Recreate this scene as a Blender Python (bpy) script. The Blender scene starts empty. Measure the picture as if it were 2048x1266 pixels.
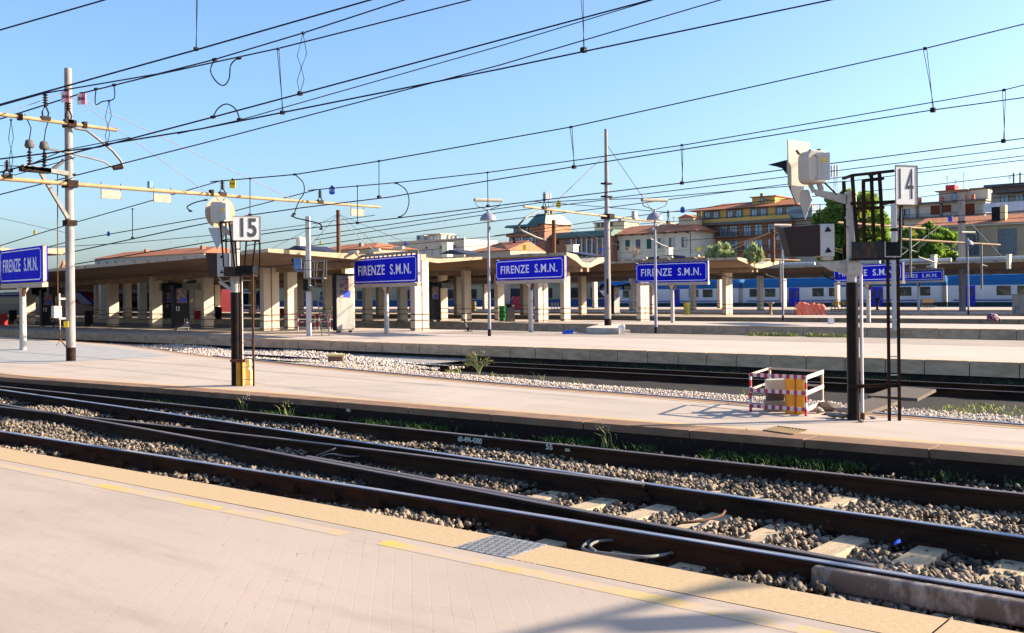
import bpy, math, random
import numpy as np
from mathutils import Vector, Matrix
random.seed(7); rng = np.random.default_rng(7)
sc = bpy.context.scene; COL = sc.collection
# ------------------------------------------------------------------ measured camera
ROLL, HC, F, TH, H = .0105, 588., 2040., math.radians(39.5), 1.75
cR, sR, cT, sT = math.cos(ROLL), math.sin(ROLL), math.cos(TH), math.sin(TH)
def ray(px, py):
    dx, dy = px-1024, py-HC
    u = (dx*cR-dy*sR)/F; v = (dx*sR+dy*cR)/F
    return Vector((u*cT-sT, u*sT+cT, -v))
def atY(px, py, Y):
    r = ray(px, py); return r*(Y/r.y)+Vector((0, 0, H))
def atT(px, py, t): return ray(px, py)*t+Vector((0, 0, H))
def at0(px, py, z=0.):
    r = ray(px, py); return r*((z-H)/r.z)+Vector((0, 0, H))
def ppm(p): return F/(-p.x*sT+p.y*cT)
def polyY(pts, X):
    if X <= pts[0][0]: return pts[0][1]
    for a, b in zip(pts, pts[1:]):
        if X <= b[0]: return a[1]+(b[1]-a[1])*(X-a[0])/(b[0]-a[0])
    return pts[-1][1]
# ------------------------------------------------------------------ materials
def nd(nt, t, **k):
    n = nt.nodes.new(t)
    for a, b in k.items():
        if a in n.inputs: n.inputs[a].default_value = b
        else: setattr(n, a, b)
    return n
def newmat(name):
    m = bpy.data.materials.new(name); m.use_nodes = True
    return m, m.node_tree, m.node_tree.nodes['Principled BSDF']
def c4(c): return (c[0], c[1], c[2], 1)
def mixc(nt, fac, a, b, mode='MIX'):
    n = nt.nodes.new('ShaderNodeMix'); n.data_type = 'RGBA'; n.blend_type = mode
    for s, i in ((fac, 0), (a, 6), (b, 7)):
        if hasattr(s, 'links'): nt.links.new(s, n.inputs[i])
        elif i: n.inputs[i].default_value = c4(s)
        else: n.inputs[0].default_value = s
    return n.outputs[2]
def noise(nt, co, scale, detail=4, rough=.6):
    n = nd(nt, 'ShaderNodeTexNoise'); n.inputs['Scale'].default_value = scale
    n.inputs['Detail'].default_value = detail; n.inputs['Roughness'].default_value = rough
    nt.links.new(co, n.inputs['Vector']); return n.outputs['Fac']
def ramp(nt, fac, lo, hi):
    n = nd(nt, 'ShaderNodeMapRange'); n.inputs['From Min'].default_value = lo; n.inputs['From Max'].default_value = hi
    nt.links.new(fac, n.inputs['Value']); return n.outputs['Result']
def coords(nt, kind='Object', scale=(1, 1, 1), rot=(0, 0, 0)):
    t = nd(nt, 'ShaderNodeTexCoord'); mp = nd(nt, 'ShaderNodeMapping')
    mp.inputs['Scale'].default_value = scale; mp.inputs['Rotation'].default_value = rot
    nt.links.new(t.outputs[kind], mp.inputs['Vector']); return mp.outputs['Vector']
def bump(nt, bs, h, strength, dist=.01):
    b = nd(nt, 'ShaderNodeBump'); b.inputs['Strength'].default_value = strength; b.inputs['Distance'].default_value = dist
    nt.links.new(h, b.inputs['Height']); nt.links.new(b.outputs['Normal'], bs.inputs['Normal'])
def M(name, col, rough=.6, metal=0., col2=None, var=.18, scale=2.5, bmp=0., bs=30, stretch=(1, 1, 1), lo=.35, hi=.65, spec=.22):
    m, nt, b = newmat(name)
    co = coords(nt, 'Object', stretch)
    if col2 is None: c1 = [x*(1-var) for x in col]; c2 = [min(1, x*(1+var)) for x in col]
    else: c1, c2 = col, col2
    f = ramp(nt, noise(nt, co, scale, 6), lo, hi)
    nt.links.new(mixc(nt, f, c1, c2), b.inputs['Base Color'])
    b.inputs['Roughness'].default_value = rough; b.inputs['Metallic'].default_value = metal
    b.inputs['Specular IOR Level'].default_value = spec
    if bmp: bump(nt, b, noise(nt, co, bs, 5), bmp)
    return m
white = M('white_paint', (.48, .47, .45), .5, var=.08)
whiteworn = M('worn_white_paint', (.42, .39, .35), .55, col2=(.24, .17, .11), scale=9, lo=.55, hi=.75)
cream = M('cream_enamel', (.46, .41, .33), .5, var=.08, scale=4)
signwhite = M('sign_white', (.64, .64, .64), .7, var=.05)
greytxt = M('grey_lettering', (.075, .075, .08), .95, var=.15, scale=30, spec=.02)
rustdark = M('dark_rust', (.035, .016, .010), .7, col2=(.012, .008, .007), scale=8, bmp=.3, spec=.08)
rustmid = M('rust_brown', (.16, .06, .025), .75, col2=(.05, .025, .015), scale=10, bmp=.3)
blackp = M('black_paint', (.012, .012, .014), .4, var=.5, scale=6, spec=.08)
blackrust = M('black_pole_paint', (.007, .007, .009), .4, col2=(.03, .014, .01), scale=3, lo=.45, hi=.7, spec=.08)
wirem = M('wire_black', (.012, .011, .016), .6, spec=.08)
wirethin = M('stay_wire_grey', (.22, .2, .2), .6)
bluesign = M('blue_enamel', (.004, .008, .50), .7, var=.08, spec=.08)
signtext = M('sign_lettering', (.72, .72, .78), .6, var=.06)
galv = M('galvanised_steel', (.17, .16, .15), .5, .2, var=.15, scale=5)
lampgrey = M('lamp_grey', (.24, .24, .29), .45, .1, var=.08)
concpole = M('concrete_pole', (.29, .265, .25), .8, col2=(.20, .18, .175), scale=4, bmp=.2, stretch=(2, 2, .4))
armtan = M('arm_ochre', (.40, .26, .13), .55, col2=(.28, .18, .09), scale=3)
yellowbox = M('ochre_yellow_paint', (.56, .28, .03), .5, var=.12, scale=5)
paleyellow = M('pale_yellow_paint', (.72, .60, .2), .5, var=.15, scale=6)
redp = M('red_paint', (.55, .03, .03), .5, var=.15)
conc = M('grey_concrete', (.26, .23, .19), .85, col2=(.17, .15, .13), scale=3, bmp=.4)
glass = M('dark_glass', (.02, .025, .03), .12, var=.3, spec=.8)
glassblue = M('window_glass', (.22, .30, .42), .08, col2=(.10, .14, .22), scale=.8, spec=.9)
tagpink = M('tag_pink', (.75, .22, .3), .6, var=.1); tagyellow = M('tag_yellow', (.75, .55, .03), .6, var=.1)
tagblue = M('tag_blue', (.02, .08, .5), .6, var=.1)
insul = M('brown_insulator', (.025, .014, .012), .35, spec=.08)
beigeframe = M('beige_frame', (.42, .34, .27), .6, col2=(.26, .13, .06), scale=7, lo=.58, hi=.75)
cyanbox = M('steel_blue', (.10, .2, .38), .5)

def deckmat(name, base, alt, yline=None, brick=(.2, .1), ang=0., line2=None):
    m, nt, b = newmat(name)
    co = coords(nt, 'Object')
    br = nd(nt, 'ShaderNodeTexBrick'); br.offset = .5
    nt.links.new(coords(nt, 'Object', (1, 1, 1), (0, 0, ang)), br.inputs['Vector'])
    br.inputs['Scale'].default_value = 1; br.inputs['Brick Width'].default_value = brick[0]; br.inputs['Row Height'].default_value = brick[1]
    br.inputs['Mortar Size'].default_value = .004; br.inputs['Mortar Smooth'].default_value = .4; br.inputs['Bias'].default_value = 0
    br.inputs['Color1'].default_value = (1, 1, 1, 1); br.inputs['Color2'].default_value = (.9, .88, .86, 1); br.inputs['Mortar'].default_value = (.66, .60, .56, 1)
    big = ramp(nt, noise(nt, co, .45, 5), .35, .65)
    col = mixc(nt, big, base, alt)
    st = ramp(nt, noise(nt, coords(nt, 'Object', (.25, 1.6, 1), (0, 0, -.75)), 1.1, 7, .7), .5, .78)
    col = mixc(nt, st, col, [x*.80 for x in base])
    msk = ramp(nt, noise(nt, coords(nt, 'Object', (1, 2.2, 1)), .8, 5, .7), .53, .70)
    fade = nd(nt, 'ShaderNodeMath', operation='MULTIPLY'); nt.links.new(msk, fade.inputs[0]); fade.inputs[1].default_value = .6
    tint = mixc(nt, fade.outputs[0], (1, 1, 1), br.outputs['Color'])
    col = mixc(nt, 1., col, tint, 'MULTIPLY')
    dj = nd(nt, 'ShaderNodeMath', operation='MULTIPLY'); nt.links.new(br.outputs['Fac'], dj.inputs[0]); nt.links.new(ramp(nt, noise(nt, coords(nt, 'Object', (1.5, 1.5, 1)), 2.6, 5, .75), .60, .66), dj.inputs[1])
    col = mixc(nt, dj.outputs[0], col, [x*.38 for x in base])
    sp = ramp(nt, noise(nt, co, 55, 3, .7), .66, .72)
    dm = nd(nt, 'ShaderNodeMath', operation='MULTIPLY'); nt.links.new(sp, dm.inputs[0]); dm.inputs[1].default_value = .35
    col = mixc(nt, dm.outputs[0], col, [x*.45 for x in base])
    nt.links.new(col, b.inputs['Base Color']); b.inputs['Roughness'].default_value = .85; b.inputs['Specular IOR Level'].default_value = .25
    ad = nd(nt, 'ShaderNodeMath', operation='MULTIPLY_ADD'); nt.links.new(br.outputs['Fac'], ad.inputs[0]); ad.inputs[1].default_value = -.6
    nt.links.new(noise(nt, co, 26, 5), ad.inputs[2]); bump(nt, b, ad.outputs[0], .16, .005)
    return m
deckA = deckmat('near_pavers', (.355, .28, .23), (.40, .316, .26), brick=(.22, .11), ang=.78)
deckB = deckmat('island_pavers', (.38, .305, .25), (.44, .355, .295), brick=(.22, .11), ang=.78)
deckC = deckmat('far_paving', (.44, .35, .285), (.48, .385, .32), brick=(.6, .6))
deckdark = deckmat('worn_asphalt', (.30, .24, .19), (.36, .29, .235), brick=(3, 3))
def paintmat(name, col, thr, alt):
    m, nt, b = newmat(name); co = coords(nt, 'Object')
    n1 = ramp(nt, noise(nt, co, 14, 6, .75), thr, thr+.07)
    n2 = ramp(nt, noise(nt, co, 1.4, 3), .36, .56)
    f = nd(nt, 'ShaderNodeMath', operation='MULTIPLY'); nt.links.new(n1, f.inputs[0]); nt.links.new(n2, f.inputs[1])
    br = nd(nt, 'ShaderNodeTexBrick'); nt.links.new(coords(nt, 'Object', (1, 1, 1), (0, 0, .78)), br.inputs['Vector'])
    br.inputs['Scale'].default_value = 1; br.inputs['Brick Width'].default_value = .22; br.inputs['Row Height'].default_value = .11; br.inputs['Mortar Size'].default_value = .006
    mx = nd(nt, 'ShaderNodeMath', operation='MAXIMUM'); nt.links.new(f.outputs[0], mx.inputs[0])
    mm = nd(nt, 'ShaderNodeMath', operation='MULTIPLY'); nt.links.new(br.outputs['Fac'], mm.inputs[0]); mm.inputs[1].default_value = .3
    nt.links.new(mm.outputs[0], mx.inputs[1])
    hue = mixc(nt, ramp(nt, noise(nt, co, 3, 4), .4, .65), col, (col[0], col[1]*.88, col[2]*1.6))
    nt.links.new(mixc(nt, mx.outputs[0], hue, alt), b.inputs['Base Color']); b.inputs['Roughness'].default_value = .8
    b.inputs['Specular IOR Level'].default_value = .2
    return m
yelA = paintmat('worn_yellow_paint', (.50, .355, .08), .40, (.40, .315, .26))
yelB = paintmat('worn_yellow_paint_island', (.50, .34, .13), .50, (.42, .33, .29))
kerbA = M('tan_granite', (.46, .325, .19), .8, col2=(.40, .275, .155), scale=30, bmp=.25, bs=90)
kerbB = M('brown_stone', (.25, .145, .09), .9, col2=(.165, .095, .06), scale=3, bmp=.4)
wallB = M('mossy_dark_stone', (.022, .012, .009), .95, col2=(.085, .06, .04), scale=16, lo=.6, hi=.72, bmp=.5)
kerbC = M('limestone_block', (.60, .42, .27), .9, col2=(.42, .28, .17), scale=2.2, bmp=.4, stretch=(1, 1, 2.5))
walldark = M('grimy_wall', (.016, .012, .011), .95, col2=(.038, .028, .022), scale=4, bmp=.4)  # near-black wall below the kerb stones
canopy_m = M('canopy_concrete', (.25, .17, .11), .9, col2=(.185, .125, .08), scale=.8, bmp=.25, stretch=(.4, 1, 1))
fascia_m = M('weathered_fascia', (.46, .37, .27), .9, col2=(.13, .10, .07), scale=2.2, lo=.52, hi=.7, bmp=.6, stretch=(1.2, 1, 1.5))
column_m = M('column_concrete', (.49, .42, .33), .85, col2=(.40, .30, .20), scale=2, lo=.5, hi=.75, bmp=.3, stretch=(1, 1, .5))
strapm = M('brown_strap', (.10, .06, .045), .7)
railside = M('rail_rust', (.052, .022, .010), .9, col2=(.018, .009, .006), scale=6, bmp=.3, stretch=(.3, 1, 1), spec=.15)
railtop, _nt, _b = newmat('polished_rail_head'); _b.inputs['Base Color'].default_value = (.36, .36, .40, 1); _b.inputs['Metallic'].default_value = 1; _b.inputs['Roughness'].default_value = .22
_c = coords(_nt, 'Object', (.15, 6, 1)); _nt.links.new(ramp(_nt, noise(_nt, _c, 8), .1, .75), _b.inputs['Roughness'])
raildull = M('dull_rail_head', (.20, .15, .13), .5, .6, var=.25, scale=3, stretch=(.3, 2, 1))
woodm = M('weathered_sleeper', (.50, .38, .24), .85, col2=(.36, .27, .18), scale=4, bmp=.6, bs=25, stretch=(6, 1, 1))
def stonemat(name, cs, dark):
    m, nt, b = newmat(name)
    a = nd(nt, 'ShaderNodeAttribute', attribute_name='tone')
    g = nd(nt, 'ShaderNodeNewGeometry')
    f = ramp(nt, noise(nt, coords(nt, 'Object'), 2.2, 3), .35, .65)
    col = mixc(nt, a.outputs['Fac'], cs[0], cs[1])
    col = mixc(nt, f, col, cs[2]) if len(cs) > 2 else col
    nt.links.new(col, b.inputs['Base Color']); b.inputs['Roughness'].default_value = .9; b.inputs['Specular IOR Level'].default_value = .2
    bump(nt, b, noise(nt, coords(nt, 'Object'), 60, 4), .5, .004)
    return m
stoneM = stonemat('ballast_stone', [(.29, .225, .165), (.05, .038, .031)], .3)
gravelM = stonemat('pale_gravel', [(.60, .49, .41), (.36, .29, .25)], .5)
bedM = M('ballast_bed', (.022, .016, .012), .95, col2=(.06, .045, .034), scale=25, bmp=1., bs=30)
gravelbed = M('gravel_bed', (.50, .43, .37), .95, col2=(.30, .26, .23), scale=30, bmp=1., bs=40)
darkbed = M('oily_track_bed', (.014, .010, .009), .95, col2=(.032, .024, .018), scale=12, bmp=1., bs=40)
shadebed = M('grey_track_bed', (.10, .08, .075), .95, col2=(.16, .13, .12), scale=20, bmp=.8, bs=30)
grassM = M('grass_green', (.022, .055, .009), .8, col2=(.05, .085, .018), scale=6)
grassY = M('sunlit_weed', (.18, .24, .05), .8, col2=(.32, .30, .10), scale=5)
earthM = M('dry_earth', (.20, .17, .13), .95, col2=(.14, .12, .09), scale=.6)

# ------------------------------------------------------------------ mesh builder
class MB:
    def __init__(s): s.v = []; s.f = []; s.m = []; s.sm = []
    def add(s, vs, fs, m=0, sm=False):
        o = len(s.v); s.v += [tuple(v) for v in vs]
        for f in fs: s.f.append(tuple(i+o for i in f)); s.m.append(m); s.sm.append(sm)
        return s
    def box(s, x0, x1, y0, y1, z0, z1, m=0):
        v = [(x, y, z) for z in (z0, z1) for y in (y0, y1) for x in (x0, x1)]
        return s.add(v, [(0, 2, 3, 1), (4, 5, 7, 6), (0, 1, 5, 4), (2, 6, 7, 3), (0, 4, 6, 2), (1, 3, 7, 5)], m)
    def bar(s, p, q, w, h=None, m=0, up=(0, 0, 1)):
        p, q = Vector(p), Vector(q); h = h or w; d = (q-p).normalized(); u = Vector(up)
        if abs(d.dot(u)) > .99: u = Vector((0, 1, 0))
        a = d.cross(u).normalized()*(w/2); b = a.cross(d).normalized()*(h/2)
        v = [e+sa*a+sb*b for e in (p, q) for sa, sb in ((-1, -1), (1, -1), (1, 1), (-1, 1))]
        return s.add(v, [(0, 1, 2, 3), (7, 6, 5, 4), (0, 4, 5, 1), (1, 5, 6, 2), (2, 6, 7, 3), (3, 7, 4, 0)], m)
    def tube(s, pts, r, n=8, m=0, caps=True):
        pts = [Vector(p) for p in pts]; rs = r if isinstance(r, (list, tuple)) else [r]*len(pts); vs = []
        for i, p in enumerate(pts):
            d = (pts[min(i+1, len(pts)-1)]-pts[max(i-1, 0)]).normalized()
            u = Vector((0, 0, 1)) if abs(d.z) < .95 else Vector((0, 1, 0))
            a = d.cross(u).normalized(); b = a.cross(d)
            vs += [p+rs[i]*(math.cos(2*math.pi*k/n)*a+math.sin(2*math.pi*k/n)*b) for k in range(n)]
        fs = [(i*n+k, i*n+(k+1) % n, (i+1)*n+(k+1) % n, (i+1)*n+k) for i in range(len(pts)-1) for k in range(n)]
        s.add(vs, fs, m, True)
        if caps: s.add(vs[:n], [tuple(range(n))[::-1]], m); s.add(vs[-n:], [tuple(range(n))], m)
        return s
    def lathe(s, prof, n=20, c=(0, 0, 0), m=0):
        vs = [(c[0]+r*math.cos(2*math.pi*k/n), c[1]+r*math.sin(2*math.pi*k/n), c[2]+z) for r, z in prof for k in range(n)]
        fs = [(i*n+k, i*n+(k+1) % n, (i+1)*n+(k+1) % n, (i+1)*n+k) for i in range(len(prof)-1) for k in range(n)]
        return s.add(vs, fs, m, True)
    def prism(s, poly, ext, m=0):
        n = len(poly); e = Vector(ext); a = [Vector(p) for p in poly]; v = a+[p+e for p in a]
        return s.add(v, [tuple(range(n))[::-1], tuple(range(n, 2*n))]+[(i, (i+1) % n, n+(i+1) % n, n+i) for i in range(n)], m)
    def build(s, name, mats, parent=None, bev=0, keep=False):
        if not isinstance(mats, (list, tuple)): mats = [mats]
        me = bpy.data.meshes.new(name); v = np.array(s.v, float); off = np.zeros(3)
        if parent is None and not keep and len(v):
            off = np.array([(v[:, 0].min()+v[:, 0].max())/2, (v[:, 1].min()+v[:, 1].max())/2, v[:, 2].min()]); v = v-off
        me.from_pydata([tuple(x) for x in v], [], s.f)
        for m in mats: me.materials.append(m)
        me.polygons.foreach_set('material_index', s.m); me.polygons.foreach_set('use_smooth', s.sm); me.update()
        o = bpy.data.objects.new(name, me); COL.objects.link(o); o.location = off
        if parent is not None: o.parent = parent
        if bev:
            b = o.modifiers.new('bevel', 'BEVEL'); b.width = bev; b.segments = 2; b.limit_method = 'ANGLE'
        return o
def tag(o, label, cat, group=None):
    o['label'] = label; o['category'] = cat
    if group: o['group'] = group
    return o
def T(name, label, cat, loc=(0, 0, 0), rz=0., group=None):
    o = bpy.data.objects.new(name, None); COL.objects.link(o); o.empty_display_size = .2
    o.location = loc; o.rotation_euler = (0, 0, rz); return tag(o, label, cat, group)
def S(o, kind='structure'): o['kind'] = kind; return o
KIDS = {}
def dup(root, loc, rz, label, group=None):
    r = root.copy(); COL.objects.link(r); r.location = loc; r.rotation_euler = (0, 0, rz); r['label'] = label
    if group: r['group'] = group
    for ch in list(root.children):
        c = ch.copy(); COL.objects.link(c); c.parent = r
        for g in list(ch.children):
            d = g.copy(); COL.objects.link(d); d.parent = c
    return r
def text(s, parent, mat, size, loc, rz=0., sx=1., bold=0., ext=.003, name='lettering', width=None, track=1.):
    cu = bpy.data.curves.new('txt', 'FONT'); cu.body = s; cu.size = size; cu.align_x = 'CENTER'; cu.align_y = 'CENTER'
    cu.extrude = ext; cu.offset = bold; cu.resolution_u = 4; cu.space_character = track
    o = bpy.data.objects.new('txt', cu); COL.objects.link(o); bpy.context.view_layer.update()
    me = bpy.data.meshes.new_from_object(o.evaluated_get(bpy.context.evaluated_depsgraph_get()))
    bpy.data.objects.remove(o); me.name = name
    if width: xs_ = [v.co.x for v in me.vertices]; sx = width/(max(xs_)-min(xs_)); loc = Vector(loc)-Vector(((max(xs_)+min(xs_))/2*sx, 0, 0))
    me.transform(Matrix.Translation(loc) @ Matrix.Rotation(rz, 4, 'Z') @ Matrix.Rotation(math.pi/2, 4, 'X') @ Matrix.Diagonal((sx, 1, 1, 1)))
    me.materials.clear(); me.materials.append(mat)
    t = bpy.data.objects.new(name, me); COL.objects.link(t); t.parent = parent; return t
def rrect(w, h, r, n=5):
    p = []
    for cx, cz, a0 in ((w/2-r, h/2-r, 0), (-w/2+r, h/2-r, 90), (-w/2+r, -h/2+r, 180), (w/2-r, -h/2+r, 270)):
        for k in range(n+1):
            a = math.radians(a0+90*k/n); p.append((cx+r*math.cos(a), cz+r*math.sin(a)))
    return p
def ring(mb, w, h, r, t, y, cz, dy=.004, m=0):
    a = rrect(w, h, r); b = rrect(w-2*t, h-2*t, max(r-t, .01)); n = len(a)
    v = [(x, y, z+cz) for x, z in a]+[(x, y, z+cz) for x, z in b]+[(x, y-dy, z+cz) for x, z in a]+[(x, y-dy, z+cz) for x, z in b]
    f = []
    for i in range(n):
        j = (i+1) % n; f += [(2*n+i, 2*n+j, 3*n+j, 3*n+i), (i, j, 2*n+j, 2*n+i), (n+j, n+i, 3*n+i, 3*n+j)]
    mb.add(v, f, m)
def ordw(i): return ['first', 'second', 'third', 'fourth', 'fifth', 'sixth', 'seventh', 'eighth', 'ninth', 'tenth', 'eleventh', 'twelfth', 'thirteenth', 'fourteenth', 'fifteenth', 'sixteenth'][i]
# ------------------------------------------------------------------ setting
AE = [(-200, 3.6), (-60, 4.9), (-12.3, 5.44), (-6.4, 5.60), (-1.4, 5.64), (40, 5.7)]
BN = [(-200, 14), (-60, 12.2), (-23.4, 10.36), (-18.1, 10.85), (-12.6, 11.14), (-7.05, 11.33), (-2.66, 11.58), (40, 13.1)]
DF = [(-200, 25), (-90, 24.2), (-50, 22.0), (-35.3, 20.2), (-25.9, 17.6), (-18.6, 16.2), (-12.4, 15.1), (-9.3, 14.85), (-6.9, 14.6), (-3.2, 14.2), (40, 13.7)]
def xs(a, b, st): 
    n = max(1, int(round((b-a)/st))); return [a+(b-a)*i/n for i in range(n+1)]
def strip(name, f1, f2, X, z, mat, thick=0.):
    mb = MB(); v = []
    for x in X: v += [(x, f1(x), z), (x, f2(x), z)]
    n = len(X); mb.add(v, [(2*i, 2*i+2, 2*i+3, 2*i+1) for i in range(n-1)])
    if thick:
        w = [(a, b, c-thick) for a, b, c in v]
        mb.add(v+w, [(2*i, 2*n+2*i, 2*n+2*i+2, 2*i+2) for i in range(n-1)]+[(2*i+1, 2*i+3, 2*n+2*i+3, 2*n+2*i+1) for i in range(n-1)])
    return S(mb.build(name, mat, keep=True))
def kerb(name, f, X0, X1, L, w, z0, z1, mats, side=1, gap=.006, jit=.003):
    """row of stones whose outer face lies on f(x); side=+1 when the deck lies towards +Y"""
    mb = MB(); x = X0
    while x < X1:
        l = L*random.uniform(.9, 1.1); a, b = x+gap, min(x+l, X1)-gap; j = random.uniform(-jit, jit)
        ya, yb = f(a)+j, f(b)+j; k = random.uniform(-jit, jit)*.6
        lo = [(a, ya), (b, yb), (b, yb+side*w), (a, ya+side*w)]
        if side < 0: lo = lo[::-1]
        mb.prism([(p[0], p[1], z0) for p in lo], (0, 0, z1-z0+k)); x += l
    return S(mb.build(name, mats, keep=True, bev=.008 if L > 1.2 and X1-X0 < 80 else 0))
mb = MB(); mb.add([(-2500, -2500, -1.2), (2500, -2500, -1.2), (2500, 2500, -1.2), (-2500, 2500, -1.2)], [(0, 1, 2, 3)])
S(mb.build('ground', earthM, keep=True))
fA = lambda x: polyY(AE, x); fB = lambda x: polyY(BN, x); fD = lambda x: polyY(DF, x)
XA = xs(-200, 40, 2.)
strip('near_platform', lambda x: -40, lambda x: fA(x)-.44, XA, 0, deckA)
# worn yellow line on the near platform, in the stretches that survive
for i, (a, b) in enumerate(((-40, -7.22), (-7.14, -5.72), (-5.33, -1.0))):
    strip('yellow_line', lambda x: fA(x)-.69, lambda x: fA(x)-.555, xs(a, b, .5), .0015, yelA)
pl = [at0(*p) for p in ((912, 1095), (976, 1074), (1090, 1092), (1023, 1113))]
px0, px1 = (pl[0].x+pl[1].x)/2, (pl[2].x+pl[3].x)/2
mb = MB()
def kerbA_run(a, b):
    X = xs(a, b, 1.); v = []
    for x in X: v += [(x, fA(x)-.434, .002), (x, fA(x), .002), (x, fA(x), -.4)]
    mb.add(v, [(3*i, 3*i+3, 3*i+4, 3*i+1) for i in range(len(X)-1)]+[(3*i+1, 3*i+4, 3*i+5, 3*i+2) for i in range(len(X)-1)])
kerbA_run(-200, px0-.003); kerbA_run(px1+.003, -1.67); kerbA_run(-1.66, 40)
S(mb.build('platform_kerb', kerbA, keep=True))
platem, _nt, _b = newmat('chequer_plate'); _ck = nd(_nt, 'ShaderNodeTexChecker'); _ck.inputs['Scale'].default_value = 26; _ck.inputs['Color1'].default_value = (.27, .265, .27, 1); _ck.inputs['Color2'].default_value = (.13, .13, .135, 1); _nt.links.new(coords(_nt, 'Object', (1, 1, 1), (0, 0, .5)), _ck.inputs['Vector']); _nt.links.new(_ck.outputs['Color'], _b.inputs['Base Color']); _b.inputs['Roughness'].default_value = .55
mb = MB(); mb.box(px0, px1, fA(-5)-.43, fA(-5)+.01, -.02, .004)
for i in range(26):
    for j in range(14):
        if (i+j) % 2:
            x = px0+.02+i*(px1-px0-.04)/26; y = fA(-5)-.42+j*.029; c = MB(); mb.bar((x, y, .004), (x+.016*(1 if i % 2 else 1), y+.02, .004), .006, .006)
tp = mb.build('chequer_plate', platem); tag(tp, 'grey metal chequer plate let into the tan kerb of the near platform', 'metal plate')
# island platform
XB = xs(-200, 40, 1.)
strip('island_platform', lambda x: fB(x)+.44, lambda x: fD(x)-.22, XB, 0, deckB)
kerb('island_kerb', fB, -45, 20, 1.55, .44, -.10, .002, kerbB)
strip('island_kerb_far', fB, lambda x: fB(x)+.44, xs(-200, -45, 3), 0, kerbB, .4)
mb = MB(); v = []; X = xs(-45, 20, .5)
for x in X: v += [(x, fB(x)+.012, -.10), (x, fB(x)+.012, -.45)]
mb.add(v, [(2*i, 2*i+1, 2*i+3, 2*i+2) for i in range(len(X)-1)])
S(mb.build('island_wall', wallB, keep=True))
strip('island_line', lambda x: fB(x)+.47, lambda x: fB(x)+.66, xs(-45, 20, .5), .0015, yelB)
strip('island_far_kerb', lambda x: fD(x)-.22, fD, XB, .002, kerbB, .5)
strip('island_far_line', lambda x: fD(x)-.36, lambda x: fD(x)-.25, xs(-30, 20, .5), .004, yelB)
# grey asphalt patch under the left mast
strip('asphalt_patch', lambda x: 12.9+(x+28)*.02, lambda x: fD(x)-.9, xs(-45, -27.5, .5), .004, M('grey_asphalt', (.34, .32, .31), .9, col2=(.28, .265, .255), scale=2))
g4 = [at0(*p) for p in ((1528, 862), (1556, 854), (1612, 860), (1586, 870))]
mb = MB(); a = g4[0]; ex = (g4[3]-g4[0]); ey = (g4[1]-g4[0])
for k in range(9):
    p = a+ex*(k/8); mb.bar((p.x, p.y, .01), (p.x+ey.x, p.y+ey.y, .01), .020, .012)
mb.bar(a+Vector((0, 0, .008)), a+ex+Vector((0, 0, .008)), .03, .016); mb.bar(a+ey+Vector((0, 0, .008)), a+ey+ex+Vector((0, 0, .008)), .03, .016)
c = (g4[0]+g4[2])/2
mb.prism([(p.x, p.y, -.02) for p in (g4[0], g4[3], g4[2], g4[1])], (0, 0, .024), 1)
tag(mb.build('drain_grate', [M('grate_ochre', (.15, .10, .05), .7), blackp]), 'rusty drain grate set in the island platform edge below the striped barrier', 'drain grate')
# far platforms
def platform(nm, Y0, Y1, X0, X1, L, km, dm, kh=.36, back=.5):
    f = lambda x: Y0
    strip(nm+'_platform', lambda x: Y0+.35, lambda x: Y1, [X0, X1], 0, dm)
    kerb(nm+'_kerb', f, X0, X1, L, .36, -kh, .002, km, gap=.012, jit=.008)
    mb = MB(); mb.add([(X0, Y0+.07, -kh), (X1, Y0+.07, -kh), (X1, Y0+.07, -1.1), (X0, Y0+.07, -1.1)], [(0, 1, 2, 3)])
    mb.add([(X0, Y1, 0), (X1, Y1, 0), (X1, Y1, -1.1), (X0, Y1, -1.1)], [(3, 2, 1, 0)])
    S(mb.build(nm+'_wall', walldark, keep=True))
platform('second', 26.2, 37.4, -130, 30, 1.02, kerbC, deckC)
platform('third', 47.6, 54.2, -150, 40, 1.6, kerbC, deckC, .45)
platform('fourth', 63.5, 70.5, -190, 40, 2.0, M('ochre_wall_block', (.36, .25, .14), .9, col2=(.22, .16, .10), scale=.5), deckC, .4)
platform('fifth', 78, 88.4, -200, 60, 3., kerbC, deckC, .5)
platform('sixth', 91.5, 107, -220, 60, 3., kerbC, deckC, .5)
strip('asphalt_and_shade_strip', lambda x: 33.4, lambda x: 37.39, [-33, 30], .004, deckdark)
strip('asphalt_and_shade_strip', lambda x: 31.2, lambda x: 37.38, [-130, -41.5], .004, M('painted_deck_shade', (.10, .085, .08), .9, col2=(.07, .06, .058), scale=.6))  # dark sheet paints the canopy's shade onto the deck
strip('track_ground', lambda x: 18, lambda x: 140, [-260, 90], -.80, shadebed)
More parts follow.
